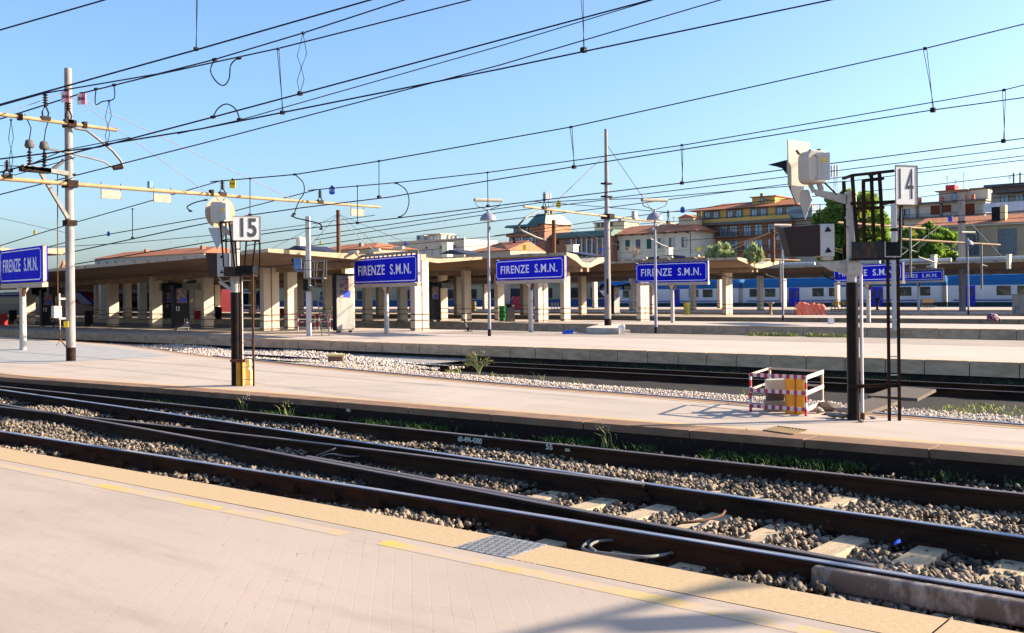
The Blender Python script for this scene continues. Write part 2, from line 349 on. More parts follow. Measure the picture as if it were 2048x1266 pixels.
# ground between the island platform and the second platform
gs = [0, .25, .5, .9, 1.3, 1.6, 2.0, 2.4, 2.9, 3.6, 7, 9, 12.6]; gz = [-.16, -.15, -.13, -.10, -.08, -.10, -.22, -.40, -.56, -.62, -.64, -.64, -.64]
def zmound(x, y):
    s = y-fD(x); k = 1. if x > -21 else max(0., 1-(-21-x)/10.)
    z = float(np.interp(s, gs, gz)); return -.5*(1-k)+z*k if s < 5 else z
for nm, s0, s1, mt in (('gravel_bank', 0, 2.3, gravelbed), ('track_bed', 2.3, 99, darkbed)):
    X = xs(-60, 30, .5); v = []; fs = []; N = 14
    for x in X:
        a = fD(x)+s0; b = min(fD(x)+s1, 26.28)
        for k in range(N): y = a+(b-a)*k/(N-1); v.append((x, y, zmound(x, y)+random.uniform(-.012, .012)))
    fs = [(i*N+k, (i+1)*N+k, (i+1)*N+k+1, i*N+k+1) for i in range(len(X)-1) for k in range(N-1)]
    S(MB().add(v, fs).build(nm, mt, keep=True))
strip('left_track_bed', lambda x: fD(x)-.02, lambda x: 26.3, xs(-140, -23, 1.), -.47, M('pale_track_bed', (.34, .30, .28), .95, col2=(.22, .195, .18), scale=9, bmp=.8, bs=25))
# ballast of the near track: emptied cribs between the switch rails and along the kerb
def dip(x, y):
    a, b, c, d = polyY(F1, x), polyY(F2, x) if x < -2.5 else polyY(F1, x), polyY(F3, x), fA(x)
    n = math.sin(1.9*x+1.1*y)+.8*math.sin(3.7*x-2.1*y+1)+.5*math.sin(.8*x+.5)
    if b+.1 < y < c and x > -14: k = (.05 if n < .75 else .0) if x < -2.9 else (.0 if y < b+.75 else .045)
    elif y < a: k = .035 if n < .8 else -.015
    elif a < y < b: k = .0 if x < -8 else .05
    else: k = .05 if n < -.9 else (.03 if y > c+1.05 else -.004)
    return k
F1 = [(-120, 4.9), (-60, 5.85), (-30, 6.2), (-14.7, 6.47), (-7.6, 6.70), (-1.5, 6.75), (20, 6.75)]
F2 = [(-60, 9.9), (-30, 8.75), (-18.65, 8.2), (-12.4, 7.78), (-8.4, 7.42), (-6.1, 7.18), (-4.36, 7.02), (-3.2, 6.90), (-2.5, 6.84)]
F3 = [(-60, 11.4), (-30, 10.0), (-21.4, 9.46), (-14.5, 9.1), (-9.94, 8.77), (-7.3, 8.60), (-5.28, 8.46), (-1.9, 8.25), (20, 8.25)]
X = np.arange(-30, 9, .16); Yn = 42; v = []; fs = []
for x in X:
    a, b = fA(x)-.02, fB(x)+.05
    for k in range(Yn):
        y = a+(b-a)*k/(Yn-1); v.append((x, y, -.322-dip(x, y)+.02*math.sin(3.1*x+2*y)+.02*math.sin(7*y-2.3*x)+random.uniform(-.012, .012)))
fs = [(i*Yn+k, (i+1)*Yn+k, (i+1)*Yn+k+1, i*Yn+k+1) for i in range(len(X)-1) for k in range(Yn-1)]
S(MB().add(v, fs).build('ballast_bed', bedM, keep=True))
strip('far_ballast_bed', fA, fB, xs(-200, -29.9, 4), -.30, bedM)
# ------------------------------------------------------------------ loose stones (stuff)
def ico():
    t = (1+5**.5)/2
    v = np.array([(-1, t, 0), (1, t, 0), (-1, -t, 0), (1, -t, 0), (0, -1, t), (0, 1, t), (0, -1, -t), (0, 1, -t), (t, 0, -1), (t, 0, 1), (-t, 0, -1), (-t, 0, 1)], float); v /= np.linalg.norm(v[0])
    f = np.array([(0, 11, 5), (0, 5, 1), (0, 1, 7), (0, 7, 10), (0, 10, 11), (1, 5, 9), (5, 11, 4), (11, 10, 2), (10, 7, 6), (7, 1, 8), (3, 9, 4), (3, 4, 2), (3, 2, 6), (3, 6, 8), (3, 8, 9), (4, 9, 5), (2, 4, 11), (6, 2, 10), (8, 6, 7), (9, 8, 1)])
    return v, f
def stones(name, P, size, mat, label, cat, tone=None):
    v0 = np.array([(a, b, c) for c in (-.75, .75) for b in (-.75, .75) for a in (-.75, .75)]); n = len(P); P = np.array(P)
    f0 = np.array([(0, 2, 3), (0, 3, 1), (4, 5, 7), (4, 7, 6), (0, 1, 5), (0, 5, 4), (2, 6, 7), (2, 7, 3), (0, 4, 6), (0, 6, 2), (1, 3, 7), (1, 7, 5)])
    tm = [v0*(1+rng.uniform(-.45, .4, (8, 3)))*np.array([1, rng.uniform(.6, 1), rng.uniform(.5, .85)]) for _ in range(14)]
    ang = rng.normal(size=(n, 4)); ang /= np.linalg.norm(ang, axis=1)[:, None]; w, x, y, z = ang.T
    R = np.stack([1-2*(y*y+z*z), 2*(x*y-z*w), 2*(x*z+y*w), 2*(x*y+z*w), 1-2*(x*x+z*z), 2*(y*z-x*w), 2*(x*z-y*w), 2*(y*z+x*w), 1-2*(x*x+y*y)], 1).reshape(n, 3, 3)
    k = rng.integers(0, 14, n); B = np.array(tm)[k]*(size[0]+(size[1]-size[0])*rng.uniform(0, 1, (n, 1, 1))**1.6)
    V = (np.einsum('nij,nkj->nki', R, B)+P[:, None, :]).reshape(-1, 3)
    Fc = (f0[None]+8*np.arange(n)[:, None, None]).reshape(-1, 3)
    me = bpy.data.meshes.new(name); me.vertices.add(len(V)); me.vertices.foreach_set('co', V.ravel())
    me.loops.add(Fc.size); me.loops.foreach_set('vertex_index', Fc.ravel().astype(np.int32))
    me.polygons.add(len(Fc)); me.polygons.foreach_set('loop_start', np.arange(0, Fc.size, 3, dtype=np.int32)); me.polygons.foreach_set('loop_total', np.full(len(Fc), 3, np.int32))
    at = me.attributes.new('tone', 'FLOAT', 'POINT'); at.data.foreach_set('value', np.repeat(rng.uniform(0, 1, n) if tone is None else np.clip(rng.uniform(0, .9, n)+np.array(tone), 0, 1), 8))
    me.update(calc_edges=True); me.materials.append(mat)
    o = bpy.data.objects.new(name, me); COL.objects.link(o); S(o, 'stuff'); return tag(o, label, cat)
F1 = [(-120, 4.9), (-60, 5.85), (-30, 6.2), (-14.7, 6.47), (-7.6, 6.70), (-1.5, 6.75), (20, 6.75)]
F2 = [(-60, 9.9), (-30, 8.75), (-18.65, 8.2), (-12.4, 7.78), (-8.4, 7.42), (-6.1, 7.18), (-4.36, 7.02), (-3.2, 6.90), (-2.5, 6.84)]
F3b = [(-60, 7.35), (-18, 7.95), (-13.2, 8.2), (-9.67, 8.40), (-7.25, 8.44), (-5.3, 8.42)]
F3 = [(-60, 11.4), (-30, 10.0), (-21.4, 9.46), (-14.5, 9.1), (-9.94, 8.77), (-7.3, 8.60), (-5.28, 8.46), (-1.9, 8.25), (20, 8.25)]
F5 = [(-23, 9.82), (-15.9, 9.97), (-11.2, 9.98), (-6.3, 10.06), (-2.3, 10.04), (9, 10.0)]
sl_x = [-6.9+.62*i for i in range(11)]
P = []; TN = []
while len(P) < 60000:
    x = -24+27*random.random()**.62; a, b = fA(x)+.03, fB(x)-.35; y = random.uniform(a, b)
    if x > -6.5 and x < -2.9 and any(abs(x-s) < .15 for s in sl_x) and (6.95 < y < 8.2 and x > -6.3 and x < -2.9 or 8.4 < y < 9.3 and -5 < x < -3.2) and random.random() < .93: continue
    if y > 10.15 and random.random() < .55: continue
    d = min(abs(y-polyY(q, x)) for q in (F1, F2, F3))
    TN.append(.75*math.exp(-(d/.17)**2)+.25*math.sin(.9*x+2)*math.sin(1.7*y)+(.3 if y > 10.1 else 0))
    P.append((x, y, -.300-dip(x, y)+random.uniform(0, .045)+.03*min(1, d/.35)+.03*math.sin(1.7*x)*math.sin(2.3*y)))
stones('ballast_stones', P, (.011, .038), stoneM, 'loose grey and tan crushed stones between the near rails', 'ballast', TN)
P = []
while len(P) < 32000:
    x = -27+24.5*random.random()**.8; s = random.uniform(.15, 2.15); y = fD(x)+s
    if x > -6.5 and random.random() < .75: continue
    P.append((x, y, zmound(x, y)+random.uniform(-.005, .03)))
stones('pale_gravel', P, (.011, .027), gravelM, 'bank of pale gravel beyond the island platform edge', 'gravel')
P = []
while len(P) < 14000:
    x = random.uniform(-46, -21); y = fD(x)+random.uniform(.05, 6.5)
    if y > 25.9 or math.sin(1.3*x+2*y)+math.sin(2.9*y-x) < -1.1 and random.random() < .7: continue
    P.append((x, y, -.47+random.uniform(0, .05)+.05*math.sin(.7*x+1.4*y)))
stones('trackside_gravel', P, (.025, .06), gravelM, 'rough pale gravel between the platforms left of signal 15', 'gravel')
# ------------------------------------------------------------------ rails
def spl(pts, X): return [(x, polyY(pts, x)) for x in X]
def smooth(pts, st=1.):
    X = xs(pts[0][0], pts[-1][0], st); y = np.array([polyY(pts, x) for x in X]); k = 3
    yp = np.pad(y, k, mode='edge')
    yp[:k] = y[0]-(y[1]-y[0])*np.arange(k, 0, -1); yp[-k:] = y[-1]+(y[-1]-y[-2])*np.arange(1, k+1)
    return list(zip(X, np.convolve(yp, np.ones(2*k+1)/(2*k+1), 'valid')))
PROF = [(-.075, -.03), (.075, -.03), (.075, .012), (.012, .03), (.010, .125), (.036, .135), (.036, .165), (.030, .172), (-.030, .172), (-.036, .165), (-.036, .135), (-.010, .125), (-.012, .03), (-.075, .012)]
def rail_mb(pts, z0, sc_=1.):
    mb = MB(); n = len(PROF); v = []
    for x, y in pts: v += [(x, y+a*sc_, z0+b*sc_) for a, b in PROF]
    for i in range(len(pts)-1):
        for k in range(n):
            mb.f.append((i*n+k, i*n+(k+1) % n, (i+1)*n+(k+1) % n, (i+1)*n+k)); mb.m.append(1 if k in (6, 7, 8) else 0); mb.sm.append(False)
    mb.f += [tuple(range(n))[::-1], tuple(range((len(pts)-1)*n, len(pts)*n))]; mb.m += [0, 0]; mb.sm += [False]*2
    mb.v = v; return mb
def rail(pts, label, top=railtop, z=-.10, name='rail', group=None):
    o = rail_mb(pts, z-.172).build(name, [railside, top]); return tag(o, label, 'rail', group)
NR = 'rails of the near switch'
r1 = rail(smooth(F1), 'long shiny rail nearest the near platform edge', group=NR)
rail(smooth(F2, .6), 'switch blade rail with dull top closing in on the rail nearest the platform', raildull, name='switch_rail', group=NR)
rail(smooth(F3b, .6), 'dull switch blade rail ending against the shiny far rail of the near track', raildull, name='switch_rail', group=NR)
rail(smooth(F3), 'shiny bluish far rail of the near track', group=NR)
gl = [(x, polyY(F2, x)+.11) for x in xs(-9.4, -5.5, .4)]
rail(gl, 'short dark guard rail beside the switch blade ending before the bare sleepers', raildull, z=-.105, name='guard_rail', group=NR)
# spare rail with chalked numbers
p0 = Vector((-6.5, 10.06, -.262)); t = T('spare_rail', 'spare rusty rail lying below the island platform with chalked numbers on its side', 'rail', p0)
mb = rail_mb(smooth(F5), -.272); mb.v = [(a-p0.x, b-p0.y, c-p0.z) for a, b, c in mb.v]; mb.build('rail_body', [railside, raildull], t)
chalk = M('chalk_white', (.62, .58, .5), .9, var=.2, scale=60)
q = atY(940, 879, 9.98)-p0; text('60-494-4300', t, chalk, .095, (q.x, polyY(F5, q.x+p0.x)-p0.y-.041, q.z-.01), 0, 1, .002, width=.42)
q = atY(1097, 893, 9.98)-p0; text('55', t, chalk, .095, (q.x, polyY(F5, q.x+p0.x)-p0.y-.041, q.z-.01), 0, 1.2, .002)
q = atY(1132, 897, 9.98)-p0; MB().box(q.x-.035, q.x+.035, -.054, -.04, q.z-.04, q.z+.02).build('label_plate', cream, t)
# chrome-worn check plate bolted to the nearest rail
mb = MB(); mb.box(-2.85, 1.2, 6.60, 6.70, -.27, -.118, 0)
tag(mb.build('check_block', M('worn_steel_block', (.16, .12, .10), .6, .3, col2=(.40, .36, .33), scale=9, lo=.5, hi=.7, bmp=.4, stretch=(1, 1, .5)), bev=.02), 'thick worn steel check block along the nearest rail at the right', 'check rail')
SG = 'bare wooden sleepers of the switch'
wh = [('last bare sleeper', 'towards the right edge')]
for i, x in enumerate(sl_x):
    mb = MB(); mb.box(x-.115, x+.115, 6.05, 9.78, -.42, -.270+random.uniform(-.008, .006))
    o = mb.build('sleeper', woodm, bev=.012); o.rotation_euler = (0, 0, math.radians(random.uniform(-1.5, 1.5)+1))
    tag(o, 'weathered wooden sleeper under the near switch, %s from the left' % ordw(i), 'sleeper', SG)
mb = MB()
for x in np.arange(-22, 4, .62):
    for q in (F1, F3):
        y = polyY(q, x)
        for s in (-.085, .085): mb.box(x-.05, x+.05, y+s-.03, y+s+.03, -.25, -.215); mb.box(x-.018, x+.018, y+s-.018, y+s+.018, -.215, -.175)
fs_ = mb.build('rail_fastenings', railside, keep=True); S(fs_, 'stuff'); tag(fs_, 'rusty bolts and clips holding down the near rails', 'rail clip')
# rails beyond the island platform
rail([(x, fD(x)+.42) for x in xs(-27, 25, .8)], 'dark rail hugging the far edge of the island platform', railtop, z=-.03)
for y, w in ((23.75, 'nearer'), (25.22, 'farther')):
    rail([(x, y+max(0, -26-x)*.03) for x in xs(-120, 30, 3)], 'dark rail of the sunken track before the second platform, the %s of its pair' % w, raildull, z=-.46)
for y, w in ((21.6, 'nearer'), (23.0, 'farther')):
    rail([(x, y+(-30-x)*.06) for x in xs(-46, -21, 1.)], 'pale dusty rail on the gravel left of signal 15, the %s of its pair' % w, M('dusty_rail', (.40, .37, .38), .7), z=-.38)
# cables by the rail
def cable(label, pts, r, mat, name='cable'):
    P_ = [Vector(p) for p in pts]; out = []
    for i in range(len(P_)-1):
        a, b, c, d = P_[max(i-1, 0)], P_[i], P_[i+1], P_[min(i+2, len(P_)-1)]
        for k in range(6):
            t = k/6; out.append(.5*((2*b)+(-a+c)*t+(2*a-5*b+4*c-d)*t*t+(-a+3*b-3*c+d)*t**3))
    out.append(P_[-1]); return tag(MB().tube(out, r, 8).build(name, mat), label, 'cable')
greycable = M('grey_cable', (.16, .155, .15), .5)
cable('grey cable looping out from under the nearest rail beside the tan kerb', [at0(1208, 1072, -.24), at0(1178, 1083, -.22), at0(1166, 1098, -.2), at0(1200, 1106, -.2), at0(1290, 1114, -.2), at0(1345, 1106, -.22)], .014, greycable)
cable('second grey cable hook inside the cable loop at the nearest rail', [at0(1250, 1080, -.22), at0(1200, 1082, -.19), at0(1180, 1092, -.18), at0(1192, 1103, -.19)], .012, greycable)
cable('thin bluish bonding wire lying between the switch rails', [at0(640, 914, -.22), at0(662, 908, -.18), at0(700, 913, -.2), at0(738, 910, -.2)], .009, greycable)
cable('thin bent bonding wire standing up beside the switch blade', [at0(632, 912, -.22), at0(655, 903, -.14), at0(672, 896, -.1)], .009, greycable)
cable('brown cable across the bare sleepers of the switch', [at0(1360, 1046, -.2), at0(1400, 1042, -.19), at0(1440, 1032, -.19), at0(1450, 1022, -.2)], .012, rustmid)
tag(MB().prism([tuple(at0(a, b, -.2)) for a, b in ((1787, 1090), (1796, 1088), (1795, 1081), (1789, 1083))], (.015, .02, .012)).build('crumpled_foil', tagblue), 'scrap of crumpled blue foil on the ballast at the right', 'litter')
# white insulated track posts at the island wall
for (px, py), w in (((702, 838), 'the left one among weeds'), ((1588, 918), 'the right one below the grate')):
    b = at0(px, py, -.27); t = T('track_post', 'stubby pale capped post at the island wall, %s' % w, 'track post', b, 0, 'stubby track posts')
    MB().lathe([(.03, 0), (.03, .14), (.0, .14)], 10).build('stem', blackp, t); MB().lathe([(0, .12), (.075, .12), (.08, .15), (.06, .2), (0, .2)], 12).build('cap', cream, t)
# ------------------------------------------------------------------ signals
def local(root_px, k):
    """pixel offsets around a measured base -> local x,z of an object that faces the camera"""
    bx, by = root_px
    return lambda px, py: ((px-bx)/k, (by-py)/k)
def ladder(name, par, x0, x1, y, z0, z1, mats, step=.245, w=.035, off=0., lean=0.):
    mb = MB()
    for x in (x0, x1): mb.bar((x, y, z0), (x+lean, y, z1), w, w*.8, 0)
    z = z0+step*.55+off
    while z < z1-.05:
        f = (z-z0)/(z1-z0); mb.tube([(x0+lean*f, y, z), (x1+lean*f, y, z)], .009, 6, 1); z += step
    return mb.build(name, mats, par)
# --- signal 15
b = at0(478, 771); k = ppm(b); q = local((478, 771), k)
s15 = T('signal_post', 'railway signal post carrying number board 15 with a round pale disc on top', 'signal', b, TH)
def pz(py): return (771-py)/k
x = -.055; MB().tube([(x, 0, 0), (x, 0, 1.84)], .092, 16).build('lower_pole', blackrust, s15)
mb = MB().tube([(x, 0, 1.84), (x, 0, 3.14)], .088, 16); mb.lathe([(.088, 0), (.1, .01), (.1, .08), (0, .1)], 16, (x, 0, 3.12))
for z in (2.02, 2.3, 2.62): mb.lathe([(.09, 0), (.1, 0), (.1, .05), (.09, .05)], 16, (x, 0, z))
mb.build('upper_pole', whiteworn, s15)
MB().tube([(.075, -.02, 0), (.075, -.02, 2.1), (.05, -.01, 2.25)], .022, 8).build('cable_pipe', white, s15)
ladder('ladder', s15, .10, .33, -.16, 0, 2.2, [rustmid, whiteworn], .242, .035)
mb = MB(); mb.box(-.03, .06, -.10, .02, 0, .47); mb.box(.07, .11, -.12, .02, 0, .47); mb.box(-.14, .16, -.13, .12, .47, .52, 1); mb.build('base_bracket', [yellowbox, rustmid], s15, .006)
mb = MB(); mb.prism([(.13, .02, 0), (.23, .02, 0), (.23, .02, .28), (.19, .02, .33), (.22, .02, .40), (.20, .02, .50), (.13, .02, .50)], (0, .16, 0)); mb.build('cable_box', paleyellow, s15, .006)
mb = MB(); mb.box(-.21, .02, -.24, .16, 2.18, 2.34, 0); mb.box(.03, .36, -.24, .16, 2.2, 2.36, 1); mb.box(-.21, .36, -.24, .16, 2.155, 2.18, 0)
mb.build('footplate', [M('dark_panel', (.03, .016, .012), .5), blackp], s15)
mb = MB()
for (xa, xb, z1) in ((-.21, -.27, 3.22), (0., -.10, 3.22), (.045, .0, 3.22), (.20, .235, 2.85), (.355, .41, 2.85)): mb.bar((xa, -.23, 2.34), (xb, -.23, z1), .028)
for (xa, xb, z) in ((-.28, .0, 3.215), (-.02, .5, 2.845), (-.26, .36, 2.84)): mb.bar((xa, -.23, z), (xb, -.23, z), .03)
for (xa, z) in ((-.27, 3.215), (.0, 3.215), (.40, 2.845)): mb.bar((xa, -.23, z), (xa, .16, z), .028); mb.bar((xa, .16, 2.34), (xa, .16, z), .028)
mb.build('cage_rails', rustdark, s15)
nb = MB(); nb.box(-.005, .52, -.27, -.255, 2.85, 3.32); nb = nb.build('number_board', signwhite, s15); turn = lambda o, cx, cy, a: (setattr(o, 'location', Vector((cx, cy, 0))-Matrix.Rotation(a, 3, 'Z') @ Vector((cx, cy, 0))), setattr(o, 'rotation_euler', (0, 0, a))); turn(nb, .26, -.26, .34)
fr = MB(); ring(fr, .535, .48, .01, .012, -.271, 0, .006); fr.v = [(a+.2575, b_, c+3.085) for a, b_, c in fr.v]; fr.build('board_rim', beigeframe, nb)
text('15', nb, greytxt, .50, (.26, -.272, 3.08), 0, .78, .012)
# disc head: tilted plate, housing, arrow, lower lamp
ca, sa = math.cos(.55), math.sin(.55)
mb = MB(); n = 32; dv = [(-.42+.30*math.cos(a)*ca, .30+.30*math.cos(a)*sa, 3.44+.325*math.sin(a)) for a in [2*math.pi*i/n for i in range(n)]]
mb.prism(dv, (-.02*sa, .02*ca, 0)); mb.build('disc', M('disc_cream', (.48, .40, .28), .6, var=.1), s15)
mb = MB(); mb.prism([(u, 0, z) for u, z in rrect(.30, .42, .07)], (0, .34, 0)); mb.v = [(a*.95-.36, b_-.1, c+3.42) for a, b_, c in mb.v]; hs = mb.build('lamp_housing', M('housing_white', (.50, .46, .40), .5, var=.08), s15, .02)
mb = MB().box(-.30, -.19, -.112, -.098, 3.26, 3.6); mb.box(-.27, -.22, -.118, -.112, 3.43, 3.5, 1); mb.build('housing_door', [white, tagyellow], hs)
mb = MB().tube([(-.36, .05, 3.66), (-.42, .05, 3.72)], .015, 6); mb.tube([(-.30, .05, 3.66), (-.25, .05, 3.7)], .015, 6)
mb.tube([(-.36, 0, 3.2), (-.30, 0, 3.08), (-.22, 0, 3.02), (-.05, 0, 2.95)], .03, 8); mb.tube([(-.30, 0, 3.22), (-.26, 0, 3.1), (-.15, 0, 3.0)], .035, 8); mb.bar((-.30, 0, 3.1), (-.06, 0, 2.95), .09, .06)
mb.build('bracket_arm', whiteworn, s15)
MB().prism([(-.64, .2, 3.13), (-.40, .08, 3.13), (-.19, .0, 3.10), (-.42, .06, 2.68)], (.006, .012, 0)).build('arrow_plate', M('arrow_grey', (.42, .44, .46), .5, var=.1), s15)
mb = MB(); mb.prism([(-.63, 0, 2.62), (-.40, -.02, 2.62), (-.40, -.02, 2.16), (-.58, 0, 2.18)], (0, .3, 0)); lb = mb.build('lamp_hood', M('hood_brown', (.05, .028, .022), .6, var=.2), s15)
mb = MB(); mb.box(-.40, -.18, -.04, .28, 2.16, 2.62); mb.build('lamp_case', white, s15, .015)
mb = MB()
for z in (2.24, 2.54): mb.prism([(-.34, -.05, z-.02), (-.26, -.05, z-.015), (-.31, -.05, z+.03)], (0, .008, 0))
mb.build('arrow_marks', blackp, s15)
MB().tube([(-.38, 0, 2.14), (-.30, -.02, 2.05), (-.16, 0, 2.08), (-.12, 0, 2.16)], .014, 6).bar((-.36, 0, 2.05), (-.14, 0, 1.9), .10, .05).build('lamp_bracket', whiteworn, s15)
# --- signal 14
b = at0(1710, 840); k = ppm(b); q = local((1710, 840), k)
s14 = T('signal_post', 'railway signal post carrying number board 14 with a square backed lamp on top', 'signal', b, TH)
x = -.02; MB().tube([(x, 0, 0), (x, 0, 1.86)], .078, 18).build('lower_pole', blackrust, s14)
mb = MB().tube([(x, 0, 1.86), (x, 0, 3.04)], .068, 18); mb.lathe([(.068, 0), (.085, .01), (.085, .05), (0, .07)], 16, (x, 0, 3.03))
for z in (2.03, 2.14, 2.72): mb.lathe([(.07, 0), (.08, 0), (.08, .03), (.07, .03)], 16, (x, 0, z))
mb.build('upper_pole', whiteworn, s14)
MB().tube([(.092, -.02, 0), (.092, -.02, 2.1)], .024, 10).tube([(.092, -.02, 0), (.10, -.02, .10)], .034, 8, 1).build('cable_pipe', [M('pipe_pink_white', (.62, .54, .52), .5), rustmid], s14)
ladder('ladder', s14, .42, .555, -.12, -.01, 2.22, [rustdark, white], .245, .036)
MB().bar((-.1, -.06, .46), (.56, -.10, .47), .03, .05).build('ladder_stay', rustdark, s14)
mb = MB(); mb.box(-.075, .36, -.17, -.15, 2.18, 2.40, 1); mb.box(.36, .575, -.17, -.15, 2.20, 2.39, 0); mb.box(-.075, .575, -.17, .2, 2.155, 2.18, 0); mb.box(-.075, .575, .2, .22, 2.18, 2.38, 0); mb.box(.565, .585, -.15, .2, 2.19, 2.38, 0)
mb.build('footplate', [blackp, M('rusty_blue_panel', (.015, .018, .022), .5, col2=(.12, .05, .02), scale=7, lo=.5, hi=.72, stretch=(3, 1, .5))], s14)
mb = MB(); y0, y1 = -.16, .21
for xa, za, xb, zb, y in ((0., 2.40, -.057, 3.28, y0), (.35, 2.40, .305, 3.33, y0), (.355, 2.40, .33, 3.33, y1), (.22, 2.40, .22, 3.26, y1), (.575, 2.38, .59, 2.87, y0), (-.02, 2.38, -.05, 3.25, y1)): mb.bar((xa, y, za), (xb, y, zb), .040)
for xa, xb, za, zb, y in ((-.065, .50, 3.285, 3.34, y0), (.22, .5, 3.25, 3.28, y1), (-.08, .52, 2.91, 2.93, y0), (-.06, .5, 2.86, 2.88, y1)): mb.bar((xa, y, za), (xb, y, zb), .038)
for xa, z in ((-.057, 3.285), (.305, 3.325), (-.03, 2.91), (.5, 2.93)): mb.bar((xa, y0, z), (xa, y1, z), .034)
mb.build('cage_rails', rustdark, s14)
mb = MB().bar((.365, -.178, 2.40), (.365, -.178, 2.20), .012); mb.bar((.36, -.178, 2.195), (.58, -.178, 2.195), .014); mb.bar((.578, -.178, 2.2), (.59, -.178, 2.85), .012); mb.build('edge_strip', whiteworn, s14)
nb = MB().box(.47, .81, -.215, -.20, 2.885, 3.395).build('number_board', signwhite, s14); turn(nb, .64, -.2, .30)
fr = MB(); ring(fr, .355, .53, .008, .01, -.216, 0, .006); fr.v = [(a+.64, b_, c+3.14) for a, b_, c in fr.v]; fr.build('board_rim', rustmid, nb)
t14 = text('14', nb, greytxt, .60, (.64, -.217, 3.135), 0, 1, -.006, width=.225, track=1.15)
mb = MB(); mb.prism([(-.835, .10, 3.81), (-.47, .33, 3.80), (-.47, .33, 3.19), (-.835, .10, 3.19)], (-.010, .016, 0)); MB().prism([(-.825, .11, 3.185), (-.58, .26, 3.185), (-.62, .235, 3.0), (-.70, .19, 2.93)], (-.01, .016, 0)).build('painted_shadow_plate', M('painted_shadow_blue', (.02, .024, .05), .5), s14); mb.build('back_plate', M('plate_cream', (.36, .32, .27), .5, var=.06), s14)  # dark plate under the back plate paints the shadow on the signal head
MB().prism([(-.70, .05, 3.08), (-.66, .05, 3.12), (-.58, .04, 3.12), (-.54, .03, 2.98), (-.63, .05, 2.72), (-.70, .06, 2.95)], (.01, .02, 0)).build('arrow_plate', M('arrow_cream', (.46, .42, .35), .5, var=.06), s14)
MB().prism([(-1.04, .42, 3.51), (-.83, .22, 3.55), (-.83, .22, 3.35), (-.88, .26, 3.44), (-.96, .36, 3.485)], (.10, .12, .0)).build('visor', blackp, s14)
mb = MB(); mb.prism([(u, 0, z) for u, z in rrect(.36, .44, .10)], (0, .30, 0)); mb.v = [(a*ca-b_*sa*.4-.50, a*sa*.5+b_*ca-.12, c+3.415) for a, b_, c in mb.v]; hs = mb.build('lamp_housing', M('housing_cream', (.46, .41, .34), .5, var=.08), s14, .02)
mb = MB().box(-.50, -.34, -.135, -.12, 3.23, 3.6); mb.box(-.455, -.405, -.142, -.135, 3.47, 3.53, 1); mb.box(-.53, -.49, -.15, -.1, 3.25, 3.27); mb.box(-.53, -.49, -.15, -.1, 3.55, 3.57); mb.build('housing_door', [white, tagyellow], hs, .004)
mb = MB().lathe([(.02, 0), (.035, .01), (.03, .03), (.0, .04)], 10, (-.45, 0, 3.63)); mb.tube([(-.70, .05, 3.60), (-.74, .05, 3.66)], .018, 6); mb.tube([(-.58, .05, 3.62), (-.55, .05, 3.66)], .018, 6); mb.build('housing_fittings', rustmid, s14)
mb = MB(); mb.prism([(-.52, -.03, 3.12), (-.1, -.03, 3.04), (-.1, -.03, 2.92), (-.5, -.03, 3.04)], (0, .06, 0)); mb.tube([(-.45, 0, 3.2), (-.42, 0, 3.1)], .04, 8); mb.tube([(-.58, 0, 3.2), (-.52, 0, 3.08)], .03, 8); mb.build('bracket_arm', whiteworn, s14)
MB().tube([(-.40, -.02, 3.22), (-.34, -.03, 3.16), (-.26, -.03, 3.08), (-.22, -.02, 3.04)], .012, 6).tube([(-.10, -.05, 2.85), (-.16, -.05, 2.75), (-.12, -.05, 2.62), (-.08, -.04, 2.6)], .008, 6).build('cables', blackp, s14)
mb = MB(); mb.prism([(-.94, 0, 2.61), (-.46, -.04, 2.64), (-.46, -.04, 2.22), (-.845, 0, 2.22)], (0, .30, 0)); mb.build('lamp_hood', M('hood_dark', (.032, .02, .018), .6, var=.2), s14)
MB().box(-.458, -.265, -.06, .26, 2.21, 2.65).build('lamp_case', white, s14, .015)
mb = MB()
for z in (2.29, 2.57): mb.prism([(-.40, -.068, z-.03), (-.31, -.068, z-.022), (-.36, -.068, z+.045)], (0, .008, 0))
mb.build('arrow_marks', blackp, s14)
mb = MB(); mb.prism([(-.50, -.03, 2.14), (-.09, -.03, 2.16), (-.09, -.03, 1.98), (-.30, -.03, 2.02)], (0, .06, 0)); mb.box(-.42, -.28, -.05, .1, 2.16, 2.21); mb.box(-.105, .07, -.10, .09, 1.96, 2.14); mb.build('lamp_bracket', whiteworn, s14, .006)
MB().tube([(-.42, -.03, 2.02), (-.40, -.05, 1.94), (-.30, -.05, 1.90), (-.20, -.04, 1.96)], .012, 6).build('hanging_cable', blackp, s14)
# ------------------------------------------------------------------ barrier and what stands round it
FL, FR, BR, BL = [at0(*p) for p in ((1501.5, 823.6), (1612, 832), (1645, 815), (1540, 806))]
t = T('striped_barrier', 'four sided red and white striped barrier around yellow boxes beside signal 14', 'barrier', (FL+FR+BR+BL)/4)
c0 = Vector(t.location); Pc = [p-c0 for p in (FL, FR, BR, BL)]
redb, whb = M('barrier_red', (.45, .04, .06), .5, var=.12), M('barrier_white', (.55, .53, .51), .5, var=.06)
woodb = M('worn_barrier_wood', (.45, .32, .22), .7, col2=(.42, .36, .3), scale=8)
def striped(name, a, bb, w, h, n, mats, ph=0):
    mb = MB()
    for i in range(n): mb.bar(a+(bb-a)*(i/n), a+(bb-a)*((i+1)/n), w, h, (i+ph) % 2)
    return mb.build(name, mats, t)
for i in range(4):
    striped('post', Pc[i], Pc[i]+Vector((0, 0, .56)), .03, .03, 6 if i < 2 else 1, [redb, whb] if i < 2 else [woodb, woodb])
up = Vector((0, 0, 1))
